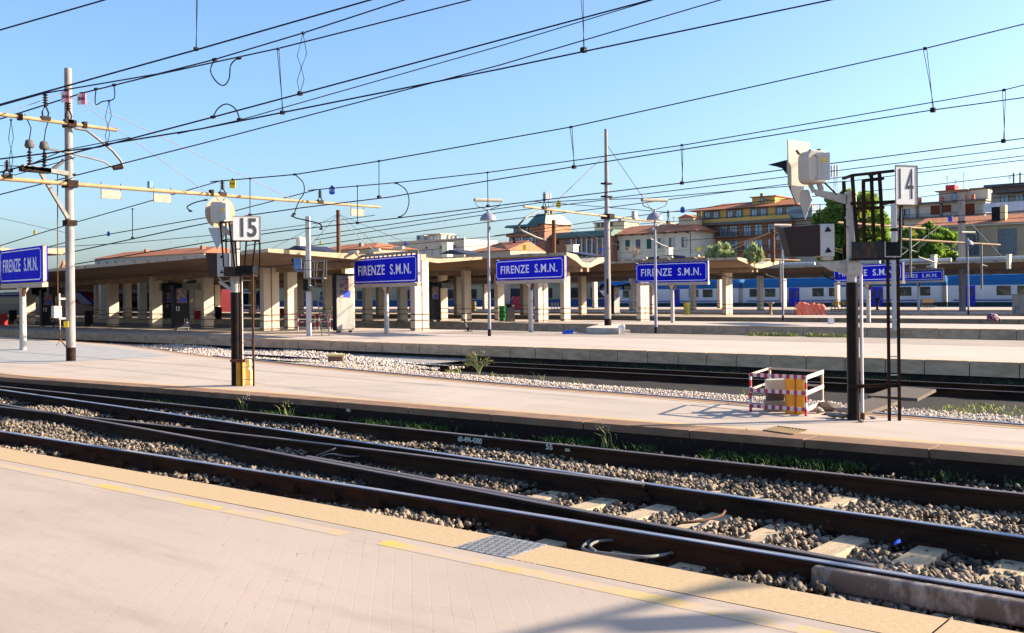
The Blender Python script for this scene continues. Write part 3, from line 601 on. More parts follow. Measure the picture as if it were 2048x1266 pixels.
for i, (j, n, ms) in enumerate(((1, 15, 0), (2, 9, 1), (3, 1, 2), (0, 1, 2))):
    for z in (.54, .32, .09):
        if ms == 2 and z == .09: continue
        ms_ = [[redb, whb], [whb, woodb if z > .5 else M('faded_pink', (.62, .34, .3), .6)], [woodb, woodb]][ms]
        off = (Pc[j]-Pc[i]).normalized().cross(up)*.018
        striped('rail', Pc[i]+up*z+off, Pc[j]+up*z+off, .012, .055 if ms < 2 else .03, n, ms_)
b = at0(1590, 827); t2 = T('cable_cabinet', 'ochre yellow double cable cabinet inside the striped barrier', 'cabinet', b, TH-.1)
mb = MB().box(-.125, -.002, -.06, .1, 0, .53); mb.box(.002, .12, -.08, .08, 0, .50); mb.build('cabinet_body', yellowbox, t2, .008)
mb = MB().box(-.004, .004, -.085, .09, 0, .51); mb.build('seam', M('dark_seam', (.25, .11, .01), .6), t2)
MB().box(.02, .10, -.088, -.08, .28, .32).build('label_plate', paleyellow, t2)
b = at0(1552, 822); t2 = T('block_pile', 'dark concrete block with pale broken cap inside the striped barrier', 'block', b, TH-.1)
MB().box(-.16, .14, -.1, .14, 0, .16).build('foot_block', conc, t2, .01)
MB().box(-.13, .11, -.08, .12, .16, .31).build('dark_block', M('dark_block', (.08, .06, .055), .8, bmp=.3), t2, .008)
mb = MB(); mb.prism([(-.14, -.09, .31), (.13, -.09, .31), (.17, -.09, .35), (.13, -.09, .40), (.18, -.09, .43), (.12, -.09, .47), (-.14, -.09, .46)], (0, .22, 0)); mb.build('broken_cap', cream, t2, .01)
rub = [(1658, 822, .16), (1690, 829, .13), (1637, 826, .10), (1668, 836, .12), (1700, 838, .08), (1722, 845, .05), (1745, 838, .05), (1684, 838, .09)]
v0_, f0_ = ico()
for i, (px, py, sz) in enumerate(rub):
    p = at0(px, py); mb = MB(); vv = v0_*(1+rng.uniform(-.3, .3, (12, 1)))*sz*np.array([1, .7, .45]); vv[:, 2] -= vv[:, 2].min()
    mb.add([tuple(a) for a in vv+np.array(p)], [tuple(f) for f in f0_]); o = mb.build('rubble_block', conc)
    tag(o, 'lump of broken concrete between the striped barrier and signal 14, %s from the left' % ordw([x for x, *_ in sorted(rub)].index(px)), 'rubble', 'rubble beside signal 14')
# crossing boards at the right
for i, (A_, w_) in enumerate(((((1640, 838), (1700, 845), (1800, 808), (1745, 802)), 'nearer grey boarded crossing panel behind signal 14'), (((1735, 797), (1835, 803), (1872, 784), (1790, 778)), 'farther timber crossing panel between the sunken rails'))):
    P_ = [at0(a, c, -.06 if i == 0 else -.3) for a, c in A_]
    tag(MB().prism([(p.x, p.y, p.z) for p in P_], (0, 0, .06)).build('crossing_panel', M('crossing_boards', (.13, .10, .075), .85, col2=(.08, .06, .045), scale=3, stretch=(1, 6, 1), bmp=.4)), w_, 'crossing panel')
# ------------------------------------------------------------------ station name boards
GS = 'station name boards on the platforms'
def signboard(base, pxl, pxr, ytop, ybot, label, lamps=False, ratio=1.055, frame_y=None, post='white'):
    b = at0(*base); t_ = F/ppm(b); yh = lambda x: HC-(x-1024)*ROLL
    E1 = atT(pxl, yh(pxl), t_*ratio); E2 = atT(pxr, yh(pxr), t_*(2-ratio)); d = E2-E1; Lg = Vector((d.x, d.y)).length
    mid = (E1+E2)/2; rz = math.atan2(d.y, d.x); zc = lambda py: (yh(base[0])-py)/ppm(b)+H
    z1, z0 = zc(ytop), zc(ybot); h = z1-z0; zm = (z0+z1)/2
    r = T('station_name_board', label, 'sign', (mid.x, mid.y, 0), rz, GS)
    off = (Matrix.Rotation(-rz, 3, 'Z') @ Vector((b.x-mid.x, b.y-mid.y, 0)))
    brd = MB().box(-Lg/2, Lg/2, -.10, -.07, z0, z1).build('board', bluesign, r)
    rg = MB(); ring(rg, Lg-.12, h-.12,   .16, .035, -.101, zm, .004); rg.build('border', signtext, brd)
    text('FIRENZE  S.M.N.', brd, signtext, h*.54, (0, -.103, zm-.01), 0, 1, .008, width=Lg*.84, track=1.12)
    MB().box(-Lg/2, Lg/2, .07, .10, z0, z1).build('rear_board', bluesign, r)
    MB().box(Lg/2-.05, Lg/2+.02, -.055, .055, z0-.02, z1+.03).build('end_frame', beigeframe, r); MB().box(-Lg/2-.02, -Lg/2+.05, -.068, .068, z0-.02, z1+.03).build('end_frame', beigeframe, r)
    MB().box(-Lg/2, Lg/2+.03, -.095, .095, z0-.18, z0-.022).build('bottom_beam', beigeframe, r)
    mb = MB(); ox, oy = off.x, 0.
    mb.tube([(ox, oy, 0), (ox, oy, z0-.36)], [.115, .10], 14); mb.tube([(ox, oy, z0-.36), (ox, oy, z0-.19)], [.10, .2], 10)
    mb.build('post', whiteworn, r)
    mb = MB()
    for s_ in (-1, 1): MB().prism([(ox+s_*.09, -.05, z0-.5), (ox+s_*.30, -.05, z0-.182), (ox+s_*.09, -.05, z0-.182)], (0, .1, 0)).build('bracket', rustmid, r)
    if lamps:
        mb = MB(); mb.bar((-Lg/2, 0, z1+.13), (Lg/2, 0, z1+.13), .04, .12)
        for i in range(14): mb.box(-Lg/2+.2+i*(Lg-.4)/13-.02, -Lg/2+.2+i*(Lg-.4)/13+.02, -.03, .03, z1, z1+.08, 1)
        mb.build('lamp_rail', [galv, blackp], r)
        for i in range(3):
            xx = -Lg*.36+i*Lg*.36; mb = MB(); mb.tube([(xx-.45, -.5, z1+.30), (xx+.45, -.5, z1+.30)], .07, 8); mb.bar((xx, 0, z1+.15), (xx, -.5, z1+.27), .03, .03, 1)
            mb.build('sign_lamp', [cream, galv], r)
    return r
signboard((43, 700), 7, 90, 497, 565, 'blue station name board cut off by the left edge, on a thick white post', ratio=1.05)
signboard((777, 668), 712, 838, 514, 566, 'blue station name board left of the tall lamp, with lamps along its top', True)
signboard((1065, 664), 996, 1131, 517, 559, 'blue station name board between the tall lamp and the tall mast')
signboard((1346, 645.5), 1274, 1417, 525, 564, 'blue station name board on a slim white post in front of the white train', True, ratio=1.03)
signboard((1745, 645), 1671, 1807, 529, 562, 'blue station name board partly hidden behind signal 14')
signboard((1842, 624), 1792, 1887, 543, 561, 'smallest blue station name board, right of signal 14 below three small lamps', True)
# ------------------------------------------------------------------ platform lamps
def lamppost(base, label, top=(0, 0)):
    b = at0(*base); r = T('platform_lamp', label, 'lamp post', b, TH, 'dome lamps on the platforms')
    MB().tube([(0, 0, .28), (0, 0, 2.3), (0, 0, 4.95)], [.07, .06, .045], 12).build('pole', lampgrey, r)
    MB().tube([(0, 0, 0), (0, 0, .28)], .072, 12).build('pole_foot', rustdark, r)
    MB().lathe([(.36, 4.84), (.355, 4.87), (.32, 4.98), (.24, 5.09), (.12, 5.16), (.05, 5.19), (.05, 5.25), (.03, 5.3), (0, 5.3)], 24).build('dome_shade', lampgrey, r)
    MB().lathe([(.34, 4.845), (.28, 4.87), (.08, 4.82), (0, 4.81)], 20).build('diffuser', M('lamp_glass', (.6, .6, .62), .3), r)
    mb = MB()
    for s_ in (-1, 1):
        for y in (-.06, .06): mb.tube([(0, y, 5.27), (s_*.18, y, 5.34), (s_*.46, y, 5.44), (s_*.52, y, 5.56), (s_*.50, y, 5.62)], .012, 6)
    mb.build('fork', galv, r)
    mb = MB().prism([(-.6, y, z+5.69) for y, z in rrect(.22, .13, .05, 3)], (1.2, 0, 0)); mb.box(-.61, -.56, -.1, .1, 5.63, 5.75, 1); tl = mb.build('tube_light', [cream, galv], r); tl.rotation_euler = (0, 0, .35)
    mb = MB().box(.045, .09, -.04, .04, 4.45, 4.6); mb.build('junction_box', galv, r)
    return r
lamppost((979, 672), 'tall grey dome lamp with a dark foot between the first two full name boards')
lamppost((1312, 667), 'slim grey lamp standing in front of the name board next to the tall mast')
lamppost((1566, 641), 'leaning looking rusty lamp behind the orange netting, left of signal 14')
lamppost((1937, 629), 'grey dome lamp at the far right beside the square mast')
# ------------------------------------------------------------------ catenary masts
def insulator(mb, x, y, z0, z1, m=0):
    n = 5; L_ = z1-z0; pr = [(.03, z0)]
    for i in range(n): a = z0+L_*(.08+.8*i/n); pr += [(.03, a), (.085, a+L_*.03), (.03, a+L_*.11)]
    mb.lathe([(r, z) for r, z in pr]+[(.025, z1), (0, z1)], 10, (x, y, 0), m)
def yoke(mb, x, y, z0, z1, m=0):
    mb.tube([(x, y-.06, z0), (x, y-.09, z0+(z1-z0)*.5), (x, y-.02, z1)], .022, 6, m); mb.tube([(x, y+.06, z0), (x, y+.09, z0+(z1-z0)*.5), (x, y+.02, z1)], .022, 6, m)
    mb.box(x-.07, x+.07, y-.12, y+.12, z0-.06, z0+.05, m)
b = at0(142, 722); X0, Y0 = b.x, b.y
m1 = T('catenary_mast', 'tall pale concrete catenary mast with a black foot at the left', 'mast', b)
MB().tube([(0, 0, .38), (0, 0, 4.05), (0, 0, 4.15), (0, 0, 8.21)], [.125, .118, .115, .098], 18).build('pole', concpole, m1)
MB().tube([(0, 0, 0), (0, 0, .385)], .128, 18).build('pole_foot', rustdark, m1)
def Yp(px, py=None): 
    r = ray(px, 500); return r.y/r.x*X0   # Y on the plane x = mast
Yr = lambda px: Yp(px)-Y0
mb = MB(); mb.tube([(.16, Yr(-60), 6.66), (.16, Yr(230), 6.62)], .052, 10); mb.build('upper_arm', armtan, m1)
mb = MB(); mb.tube([(.16, Yr(-60), 4.95), (.16, Yr(300), 4.96), (.16, Yr(755), 5.0)], [.06, .06, .045], 10); mb.build('lower_arm', armtan, m1)
for q_ in ((-.14, .24, -.15, .15, 4.86, 5.06), (-.13, .23, -.12, .12, 6.55, 6.74), (-.13, .16, -.14, .14, 3.8, 3.95), (-.14, .1, -.16, .16, 5.2, 5.26)): MB().box(*q_).build('clamp', rustdark, m1)
mb = MB(); i1, i2 = Yr(88), Yr(134)
for y in (i1, i2): mb = MB(); yoke(mb, .16, y, 6.7, 7.02); insulator(mb, .16, y, 7.0, 7.44); mb.build('insulator', insul, m1)
for px in (440, 635, 10): mb = MB(); y = Yr(px); yoke(mb, .16, y, 5.02, 5.18); insulator(mb, .16, y, 5.16, 5.46); mb.build('insulator', insul, m1)
# curved registration arms
mb = MB(); mb.tube([(.2, .08, 6.52), (.25, .4, 6.5), (.3, .8, 6.22), (.3, 1.15, 5.98), (.3, 1.4, 5.72), (.3, 1.45, 5.58)], .04, 8); mb.tube([(.25, 1.2, 5.5), (.25, .9, 5.66), (.25, .5, 5.72), (.2, -.2, 5.82), (.2, -.65, 5.86), (.2, -.8, 5.80), (.2, -.72, 5.64)], .028, 8); mb.build('registration_arm', galv, m1)
mb = MB(); mb.tube([(.27, 1.18, 5.50), (.3, 1.44, 5.56)], .075, 8); mb.build('arm_insulator', insul, m1)
mb = MB(); mb.prism([(.0, -.1, 5.3), (.0, -1.35, 5.38), (.0, -1.35, 5.28), (.0, -.1, 5.18)], (.2, 0, 0)); mb.bar((.1, -.85, 5.2), (.1, -.1, 4.0), .09, .09); mb.build('switch_bracket', galv, m1)
mb = MB()
for y in (-1.15, -.75): insulator(mb, .1, y, 5.36, 5.85); mb.lathe([(.10, 5.85), (.13, 5.9), (.10, 6.05), (0, 6.1)], 10, (.1, y, 0), 1); mb.tube([(.1, y, 6.08), (.1, y+.05, 6.4), (.1, y+(.16 if y > -1 else -.12), 6.75)], .014, 6, 0)
mb.box(0, .2, -1.4, -.6, 5.2, 5.34, 0); mb.tube([(.1, -.5, 5.34), (.1, -.25, 5.55), (.1, -.2, 5.62)], .05, 8, 1); mb.build('horn_switch', [rustdark, M('horn_grey', (.09, .085, .08), .6)], m1)
mb = MB()
for a, c, h_ in ((198, 237, .2), (303, 337, .17), (697, 722, .3)):
    mb = MB(); ya, yb = Yr(a), Yr(c); mb.box(.14, .17, ya, yb, 4.62, 4.86, 0)
    for y in (ya, yb): mb.bar((.155, y, 4.6), (.155, y, 5.08), .018, .018, 1)
    mb.build('hanging_plate', [M('plate_beige', (.36, .29, .22), .6, col2=(.24, .19, .15), scale=9), rustmid], m1)
MB().box(.1, .22, Yr(296)-.06, Yr(296)+.06, 5.02, 5.22).build('arm_box', cyanbox, m1)
for px in (418, 37, 166): MB().box(.09, .23, Yr(px)-.05, Yr(px)+.05, (4.92 if px == 418 else 6.56), (5.12 if px == 418 else 6.74)).build('arm_clamp', rustdark, m1)
mb = MB().bar((-.02, -.30, .9), (-.02, -.30, 1.9), .03); mb.box(-.1, .06, -.50, -.28, .72+.5, 1.55); mb.bar((0, -.34, 1.2), (0, -.1, 1.2), .05); mb.bar((0, -.34, 1.75), (0, -.1, 1.75), .05); mb.build('rod_box', whiteworn, m1)
mb = MB().tube([(0, -.33, 5.2), (0, -.36, 2.0), (0, -.30, .6), (0, -.42, .45)], .014, 6); mb.tube([(0, -.30, .62), (0, -.12, .38), (.05, -.02, .34)], .02, 6); mb.build('operating_rod', rustmid, m1)
MB().box(.10, .14, -.13, .0, .95, 1.12).build('yellow_plate', tagyellow, m1).rotation_euler = (0, 0, -.9)
# number tags B06 hanging by the upper insulators
for px, py, w_ in ((131, 193, 'on the mast'), (163, 197, 'right of the mast')):
    p = atY(px, py, 13.9); t = T('number_tag', 'small white and pink number tag B06 hanging %s at the left' % w_, 'number tag', p, TH-.25, 'pink B06 tags')
    MB().box(-.13, 0, -.01, .01, -.16, .14).build('white_half', signwhite, t); MB().box(0, .13, -.01, .01, -.16, .14).build('pink_half', tagpink, t)
    text('B06', t, blackp, .13, (0, -.012, -.01), 0, 1., .002); MB().box(-.05, .1, -.02, .02, .14, .17).build('clip', blackp, t)
for px, py, Y, s_, nm, mt, w_ in ((465, 368, 19.1, .18, 'P14', tagyellow, 'P14 above number board 15'), (664, 381, 23.1, .18, 'P13', tagblue, 'P13 above the white ladder pole'), (69, 465, 40, .22, '', tagyellow, 'left of the pale mast'), (217, 468, 40, .22, '', tagblue, 'right of the pale mast'),
        (1117, 409, 50, .26, '', tagyellow, 'above the green copper roof'), (1365, 420, 60, .26, '', tagblue, 'over the cream house roof'), (641, 486, 60, .2, '', tagyellow, 'low over the nearest canopy'), (811, 487, 60, .22, '', tagblue, 'in front of the long pale building'), (1049, 495, 70, .3, '', tagyellow, 'in front of the brick building'), (1202, 500, 70, .22, '', tagblue, 'left of the tall mast'), (1398, 498, 85, .3, '', tagyellow, 'at the brick corner of the yellow building'), (1724, 430, 60, .24, '', tagyellow, 'behind the cage of signal 14'), (1826, 466, 70, .26, '', tagyellow, 'right of signal 14 under the tree'), (1900, 438, 70, .24, '', tagblue, 'beside the square mast')):
    p = atY(px, py, Y); t = T('number_tag', 'small %s number tag hanging from a wire %s' % ('yellow' if mt == tagyellow else 'blue', w_), 'number tag', p, TH-.2, 'yellow and blue wire tags')
    MB().prism([(x, -.01, z) for x, z in rrect(s_*1.1, s_*1.5, s_*.3, 3)], (0, .02, 0)).build('plate', mt, t); MB().box(-.03, .03, -.015, .015, s_*.7, s_*.95).build('clip', blackp, t)
    if nm: text(nm, t, blackp if mt == tagyellow else signwhite, .12, (0, -.012, 0), 0, .9, .002)
# second mast on its plinth
b = at0(1216, 662); m2 = T('catenary_mast', 'tallest slim concrete mast rising from a plinth in the middle of the picture', 'mast', b)
MB().tube([(0, 0, .55), (0, 0, 5.4), (0, 0, 5.5), (0, 0, 9.3)], [.155, .135, .105, .075], 16).build('pole', concpole, m2)
MB().tube([(0, 0, 0), (0, 0, .56)], .165, 16).build('pole_foot', rustdark, m2)
ang = Vector((0, 1, 0))
def ar(px):
    r = ray(px, 500); return r.y/r.x*b.x-b.y
za = lambda px, py: atT(px, py, r_t(px))
mb = MB(); ya, yb = ar(1043), ar(1346); mb.tube([(.15, ya, 5.35), (.15, 0, 5.26), (.15, yb, 5.20)], .048, 10); mb.build('cross_arm', armtan, m2)
for q_ in ((-.2, .3, -.2, .2, 5.15, 5.38), (-.16, .16, -.25, .25, 6.15, 6.22), (-.16, .16, -.25, .25, 6.75, 6.82)): MB().box(*q_).build('clamp', rustdark, m2)
mb = MB(); y = ar(1082); yoke(mb, .2, y, 5.38, 5.62); insulator(mb, .2, y, 5.62, 6.05); mb.build('insulator', insul, m2); mb = MB(); y = ar(1330); yoke(mb, .2, y, 5.25, 5.5); insulator(mb, .2, y, 5.5, 5.85); mb.build('insulator', insul, m2)
for px in (1070, 1318):
    y = ar(px); MB().tube([(.25, y, 5.22), (.25, y-.9, 4.9), (.25, y-1.4, 4.55), (.25, y-1.2, 4.35), (.25, y-.2, 4.1), (.25, y+.4, 4.0)], .04, 8).build('registration_arm', galv, m2)
MB().box(.1, .28, ar(1263)-.12, ar(1263)+.12, 5.28, 5.62).build('arm_box', whiteworn, m2)
MB().box(.05, .14, -.15, -.09, 1.7, 2.4).build('number_plate', blackp, m2)
tag(MB().prism([tuple(at0(*p)) for p in ((1172, 667), (1238, 669), (1250, 660), (1205, 657))], (0, 0, .26)).build('mast_plinth', M('pale_plinth', (.52, .44, .34), .9, bmp=.3), bev=.02), 'sloping pale concrete plinth under the tallest mast', 'plinth')
def plainmast(base, top, r, label, square=False, mat=concpole, foot=None):
    b = at0(*base); zt = (base[1]-top[1])/ppm(b); t = T('catenary_mast', label, 'mast', b, TH)
    if square: MB().box(-r, r, -r, r, 0, zt).build('pole', mat, t, .02)
    else: MB().tube([(0, 0, 0), (0, 0, zt)], [r, r*.8], 12).build('pole', mat, t)
    MB().box(-r*1.25, r*1.25, -r*1.25, r*1.25, zt*.76, zt*.76+.12).build('clamp', rustdark, t)
    return t, b, zt
plainmast((1925, 622), (1921, 390), .20, 'square pale mast at the far right beside the dome lamp', True)
t, b, zt = plainmast((1790, 660), (1787, 400), .10, 'square pale pole half hidden behind the ladder of signal 14', True, white)
for px0, px1, py0, py1, dep, lab in ((1676, 1850, 445, 457, 64, 'ochre cross arm behind signal 14, the higher one'), (1798, 2000, 478, 490, 70, 'ochre cross arm right of signal 14, the lower one'), (1390, 1600, 514, 521, 75, 'pale cross arm lying above the canopy left of signal 14')):
    p, q_ = atT(px0, py0, dep*.98), atT(px1, py1, dep*1.02); t = T('cross_arm', lab, 'cross arm', p); d = q_-p
    MB().tube([(0, 0, 0), d], .075, 8).build('beam', armtan, t)
    for f in (.28, .75):
        c = d*f; MB().tube([c, c+Vector((-.5, -.5, -.5)), c+Vector((-.5, -.4, -1.1)), c+Vector((.6, .6, -1.6))], .05, 6).build('registration_arm', galv, t)
        mb = MB(); insulator(mb, c.x, c.y, c.z+.1, c.z+.8); mb.build('insulator', insul, t)
    p2 = c; MB().tube([c+Vector((.3, .3, 0)), c+Vector((.3, .3, -3.2))], .07, 8).build('support_post', galv, t)
for px, pyb, pyt, Y, r, lab in ((677, 500, 420, 33.5, .10, 'dark pole rising from the nearest canopy roof'), (1108, 508, 440, 52, .13, 'brown pole rising from the canopy before the brick building'), (1546, 516, 457, 67, .14, 'brown stayed pole between the two roof bushes')):
    p = atY(px, pyb, Y); zt = atY(px, pyt, Y).z-p.z; t = T('roof_pole', lab, 'pole', p)
    MB().tube([(0, 0, -.3), (0, 0, zt)], r, 10).build('pole', rustmid, t)
    mb = MB()
    for s_ in (-1, 1):
        for y in (-1.2, 1.2): mb.tube([(0, 0, zt*.9), (s_*6*r/.12*.8, y, .1)], .03 if px > 1500 else .012, 5)
    mb.build('stay', armtan if px > 1500 else wirethin, t)
# white ladder pole
b = at0(618, 672); k = ppm(b); t = T('signal_post', 'white square pole with a small work cage and leaning ladder on the second platform', 'signal', b, TH)
MB().box(-.1, .1, -.1, .1, 0, 5.25).build('pole', white, t, .01)
mb = MB(); mb.bar((.3, -.1, 2.55), (.62, -.25, 0), .04); mb.bar((.62, -.1, 2.55), (.94, -.25, 0), .04)
for i in range(10): f = i/10; mb.bar((.30+.32*f, -.1-.15*f, 2.5-2.5*f), (.62+.32*f, -.1-.15*f, 2.5-2.5*f), .03)
mb.build('ladder', galv, t)
mb = MB(); mb.box(-.15, .75, -.35, .3, 2.5, 2.56)
for x in (-.13, .3, .72):
    for y in (-.33, .28): mb.bar((x, y, 2.56), (x+.03, y, 3.3), .04)
for z in (2.9, 3.3): 
    for y in (-.33, .28): mb.bar((-.14, y, z), (.78, y, z), .04)
mb.box(-.25, .2, -.14, .14, 1.95, 2.2); mb.build('work_cage', galv, t)
mb = MB(); mb.box(-.62, -.32, -.1, .15, 2.95, 3.42); mb.prism([(-.74, -.02, 3.40), (-.62, -.02, 3.42), (-.62, -.02, 2.95)], (0, .15, 0), 1); mb.bar((-.6, 0, 2.9), (0, 0, 2.8), .06, .06); mb.build('signal_lamp', [cyanbox, blackp], t)
mb = MB().box(-.18, .02, -.3, -.12, 2.0, 2.5).build('dark_box', blackp, t)
b = at0(600, 662); t = T('striped_fence', 'red and white railing standing around the foot of the white ladder pole', 'barrier', b, TH)
mb = MB()
for x0, x1 in ((-.1, .75), (.95, 1.5)):
    for z in (.8, .45):
        for i in range(6): mb.bar((x0+(x1-x0)*i/6, 0, z), (x0+(x1-x0)*(i+1)/6, 0, z), .05, .06, i % 2)
for x in (-.1, .75, .95, 1.5):
    for i in range(4): mb.bar((x, 0, i*.21), (x, 0, (i+1)*.21), .05, .05, (i+1) % 2)
mb.build('railing', [redb, whb], t)
# ------------------------------------------------------------------ overhead wires
WG = 'overhead wires'
def wire(pts, label, w=2.4, ext=3, mat=wirem, name='overhead_wire', grp=WG):
    P_ = []
    for px, py, Y in pts: P_.append(atY(px, py, Y))
    P_ = [a for a in P_]; d0 = (P_[0]-P_[1]).normalized(); d1 = (P_[-1]-P_[-2]).normalized()
    P_ = [P_[0]+d0*.5]+P_[1:-1]+[P_[-1]+d1*ext] if len(P_) > 2 else [P_[0]+d0*.5, P_[1]+d1*ext]
    R_ = [max(.006, w/2/max(ppm(p), 25)) for p in P_]
    return tag(MB().tube(P_, R_, 6).build(name, mat), label, 'wire', grp)
wire([(-160, 106, 9), (0, 60, 9), (208, 0, 9), (420, -62, 9)], 'black wire cutting the top left corner of the sky', 3.2)
wire([(-60, 226, 13.5), (0, 209, 13.5), (391, 100, 13.5), (740, 0, 13.5), (900, -45, 13.5)], 'thick black wire passing just over the top of the pale left mast', 3.4)
wire([(-60, 228, 13.6), (86, 187, 13.6), (315, 148, 13.6), (429, 119, 13.6), (606, 66, 13.6), (808, 0, 13.6), (950, -45, 13.6)], 'black wire starting at the left insulator and carrying the diamond shaped hanger', 2.8)
wire([(-30, 247, 14), (23, 231, 14), (165, 186, 14), (315, 149, 13.8), (556, 97, 14), (940, 0, 14), (1100, -42, 14)], 'black wire behind the B06 tags holding the upper end of the straight hanger', 2.8)
wire([(-40, 322, 13), (0, 318, 13), (198, 294, 13), (427, 234, 13), (1000, 80, 13), (1300, 0, 13), (1450, -42, 13)], 'black contact wire from the curved left arm to the top edge right of the middle', 3.2)
wire([(-40, 355, 13.5), (216, 288, 13.5), (400, 258, 13.5), (565, 225, 13.5), (1000, 138, 13.5), (1660, 0, 13.5), (1900, -52, 13.5)], 'long black contact wire reaching the top edge farthest to the right', 3.2)
wire([(380, 262, 13.2), (480, 240, 13.2), (1000, 92, 13.2), (1305, 0, 13.2), (1450, -44, 13.2)], 'thin wire splitting off at the arched jumper and rising close below the contact wire', 2.)
wire([(-40, 398, 14.5), (0, 389, 14.5), (400, 288, 14.5), (1000, 130, 14.5), (1440, 0, 14.5), (1600, -48, 14.5)], 'black wire crossing the contact wire near the middle of the sky', 2.4)
wire([(-40, 330, 12.6), (50, 333, 12.6), (130, 300, 13), (260, 275, 13.2)], 'short slack wire behind the horned switch at the left mast', 2., 0)
wire([(-40, 336, 12.5), (30, 350, 12.5), (150, 315, 13)], 'second slack wire looping below the horned switch at the left', 1.8, 0)
wire([(-60, 510, 19.1), (150, 445, 19.1), (440, 362, 19.1)], 'wire rising from the lower left to the insulator above signal 15', 1.9, 0)
wire([(440, 362, 19.1), (590, 349, 19.1), (760, 322, 19.1), (1142, 254, 19.1), (1850, 97, 19.1), (2048, 48, 19.1), (2200, 8, 19.1)], 'upper long wire from the insulator above signal 15 to the right edge', 2.4)
wire([(-60, 535, 23.1), (150, 480, 23.1), (430, 432, 23.1), (635, 379, 23.1)], 'wire rising from the left behind signal 15 to the blue P13 tag', 1.9, 0)
wire([(635, 379, 23.1), (795, 365, 23.1), (975, 345, 23.1), (1362, 291, 23.1), (2008, 180, 23.1), (2048, 170, 23.1), (2200, 140, 23.1)], 'wire from the blue P13 tag to the right edge below the two short hangers', 2.1)
wire([(140, 505, 19.1), (380, 453, 19.1), (495, 431, 19.1), (600, 416, 19.1), (780, 394, 19.1), (1150, 333, 19.1), (1865, 220, 19.1), (2048, 195, 19.1), (2200, 174, 19.1)], 'contact wire passing behind number board 15 and holding the right hanger', 2.3)
wire([(140, 530, 23.1), (420, 484, 23.1), (560, 463, 23.1), (780, 438, 23.1), (980, 413, 23.1), (1364, 366, 23.1), (2007, 282, 23.1), (2200, 256, 23.1)], 'contact wire running just above the dome lamps to the right edge', 2.2)
wire([(500, 490, 40), (780, 449, 40), (1082, 405, 40), (1216, 397, 40), (1700, 338, 40), (2048, 295, 40), (2200, 276, 40)], 'thin wire over the small insulator on the tallest mast arm', 1.8)
wire([(640, 478, 42), (1000, 425, 42), (1216, 399, 42), (1300, 396, 42), (1700, 362, 42), (2048, 320, 42), (2200, 300, 42)], 'thin wire meeting the tallest mast at its upper collar', 1.7)
wire([(560, 500, 44), (1000, 441, 44), (1216, 415, 44), (1700, 352, 44), (1900, 330, 44), (2100, 305, 44)], 'thin wire meeting the tallest mast at its lower collar', 1.7)
wire([(1000, 470, 50), (1230, 437, 50), (1500, 405, 50), (1830, 374, 50), (2200, 330, 50)], 'thin wire passing behind the top edge of number board 14', 1.6)
wire([(1082, 404, 46), (1330, 424, 46), (1420, 421, 52), (1800, 400, 52), (2200, 345, 52)], 'nearly level thin wire over the ridge of the cream house', 1.4)
wire([(700, 500, 60), (1100, 462, 60), (1500, 431, 60), (2100, 388, 60)], 'thin wire in front of the green copper roof and the yellow building', 1.3)
wire([(700, 512, 64), (1100, 480, 64), (1500, 455, 64), (2100, 420, 64)], 'thin wire across the middle floor of the yellow building', 1.3)
wire([(0, 500, 40), (240, 487, 40), (520, 462, 40), (680, 440, 40)], 'faint wire over the orange roof at the left', 1.4)
wire([(1380, 480, 70), (1640, 462, 70), (2100, 432, 70)], 'thin wire low across the brick floor and the tree', 1.3)
# stays
SG_ = 'slanting stay wires'
def stay(a, bb, ta, tb, label, w=1.5): 
    p, q_ = atT(a[0], a[1], ta), atT(bb[0], bb[1], tb); r_ = w/2/F*(ta+tb)/2
    tag(MB().tube([p, q_], r_, 5).build('stay_wire', wirethin), label, 'wire', SG_)
stay((140, 190), (418, 388), 28.6, 31.5, 'pale stay wire slanting from the left mast down to the lower arm, left one')
stay((150, 192), (592, 402), 28.6, 34.6, 'pale stay wire slanting from the left mast down to the lower arm, right one')
stay((-30, 240), (130, 185), 27, 28.6, 'pale stay wire rising from the left edge to the mast top')
stay((1208, 312), (1095, 420), 48, 46, 'stay wire from the tallest mast down to its left arm end')
stay((1210, 284), (1306, 424), 48, 47, 'stay wire from the tallest mast down to its right arm end')
stay((1908, 430), (1790, 520), 80, 76, 'stay running from the square mast down to the left')
stay((1935, 440), (2010, 520), 80, 76, 'stay running from the square mast down to the right')
stay((680, 440), (770, 520), 47, 50, 'stay from the dark roof pole down to the right')
stay((0, 436), (130, 465), 40, 40, 'faint stay at the left edge above the name board', 1.2)
# hangers between messenger and contact wires
HG = 'hanger wires between the overhead wires'
def hanger(x0, y0, x1, y1, Y, label, double=True, diamond=False):
    p, q_ = atY(x0, y0, Y), atY(x1, y1, Y); rr = .7/ppm(p); mb = MB(); d = Vector((1, 0, 0))*.05
    if diamond:
        for s_ in (-1, 1):
            mb.tube([p, p.lerp(q_, .36)+d*3*s_, p.lerp(q_, .57), p.lerp(q_, .78)-d*2.2*s_, q_], rr, 5)
    elif double:
        mb.tube([p-d*.6, p.lerp(q_, .6)+d*.1, q_+d*.4], rr, 5); mb.tube([p+d*.6, p.lerp(q_, .7)+d*.3, q_-d*.1], rr, 5)
    else: mb.tube([p, q_], rr*1.2, 5)
    for c, s_ in ((p, .025), (q_, .04)): mb.box(c.x-s_, c.x+s_, c.y-s_, c.y+s_, c.z-s_, c.z+s_)
    tag(mb.build('hanger', wirem), label, 'hanger', HG)
hanger(394, -30, 392, 98, 13.5, 'hanger dropping from the top edge above the two wire loops')
hanger(1163, -30, 1167, 100, 13.5, 'hanger dropping from the top edge right of the middle')
hanger(556, 98, 565, 225, 13.8, 'straight double hanger left of the diamond shaped one')
hanger(606, 66, 600, 187, 13.3, 'diamond shaped twisted hanger in the upper sky', diamond=True)
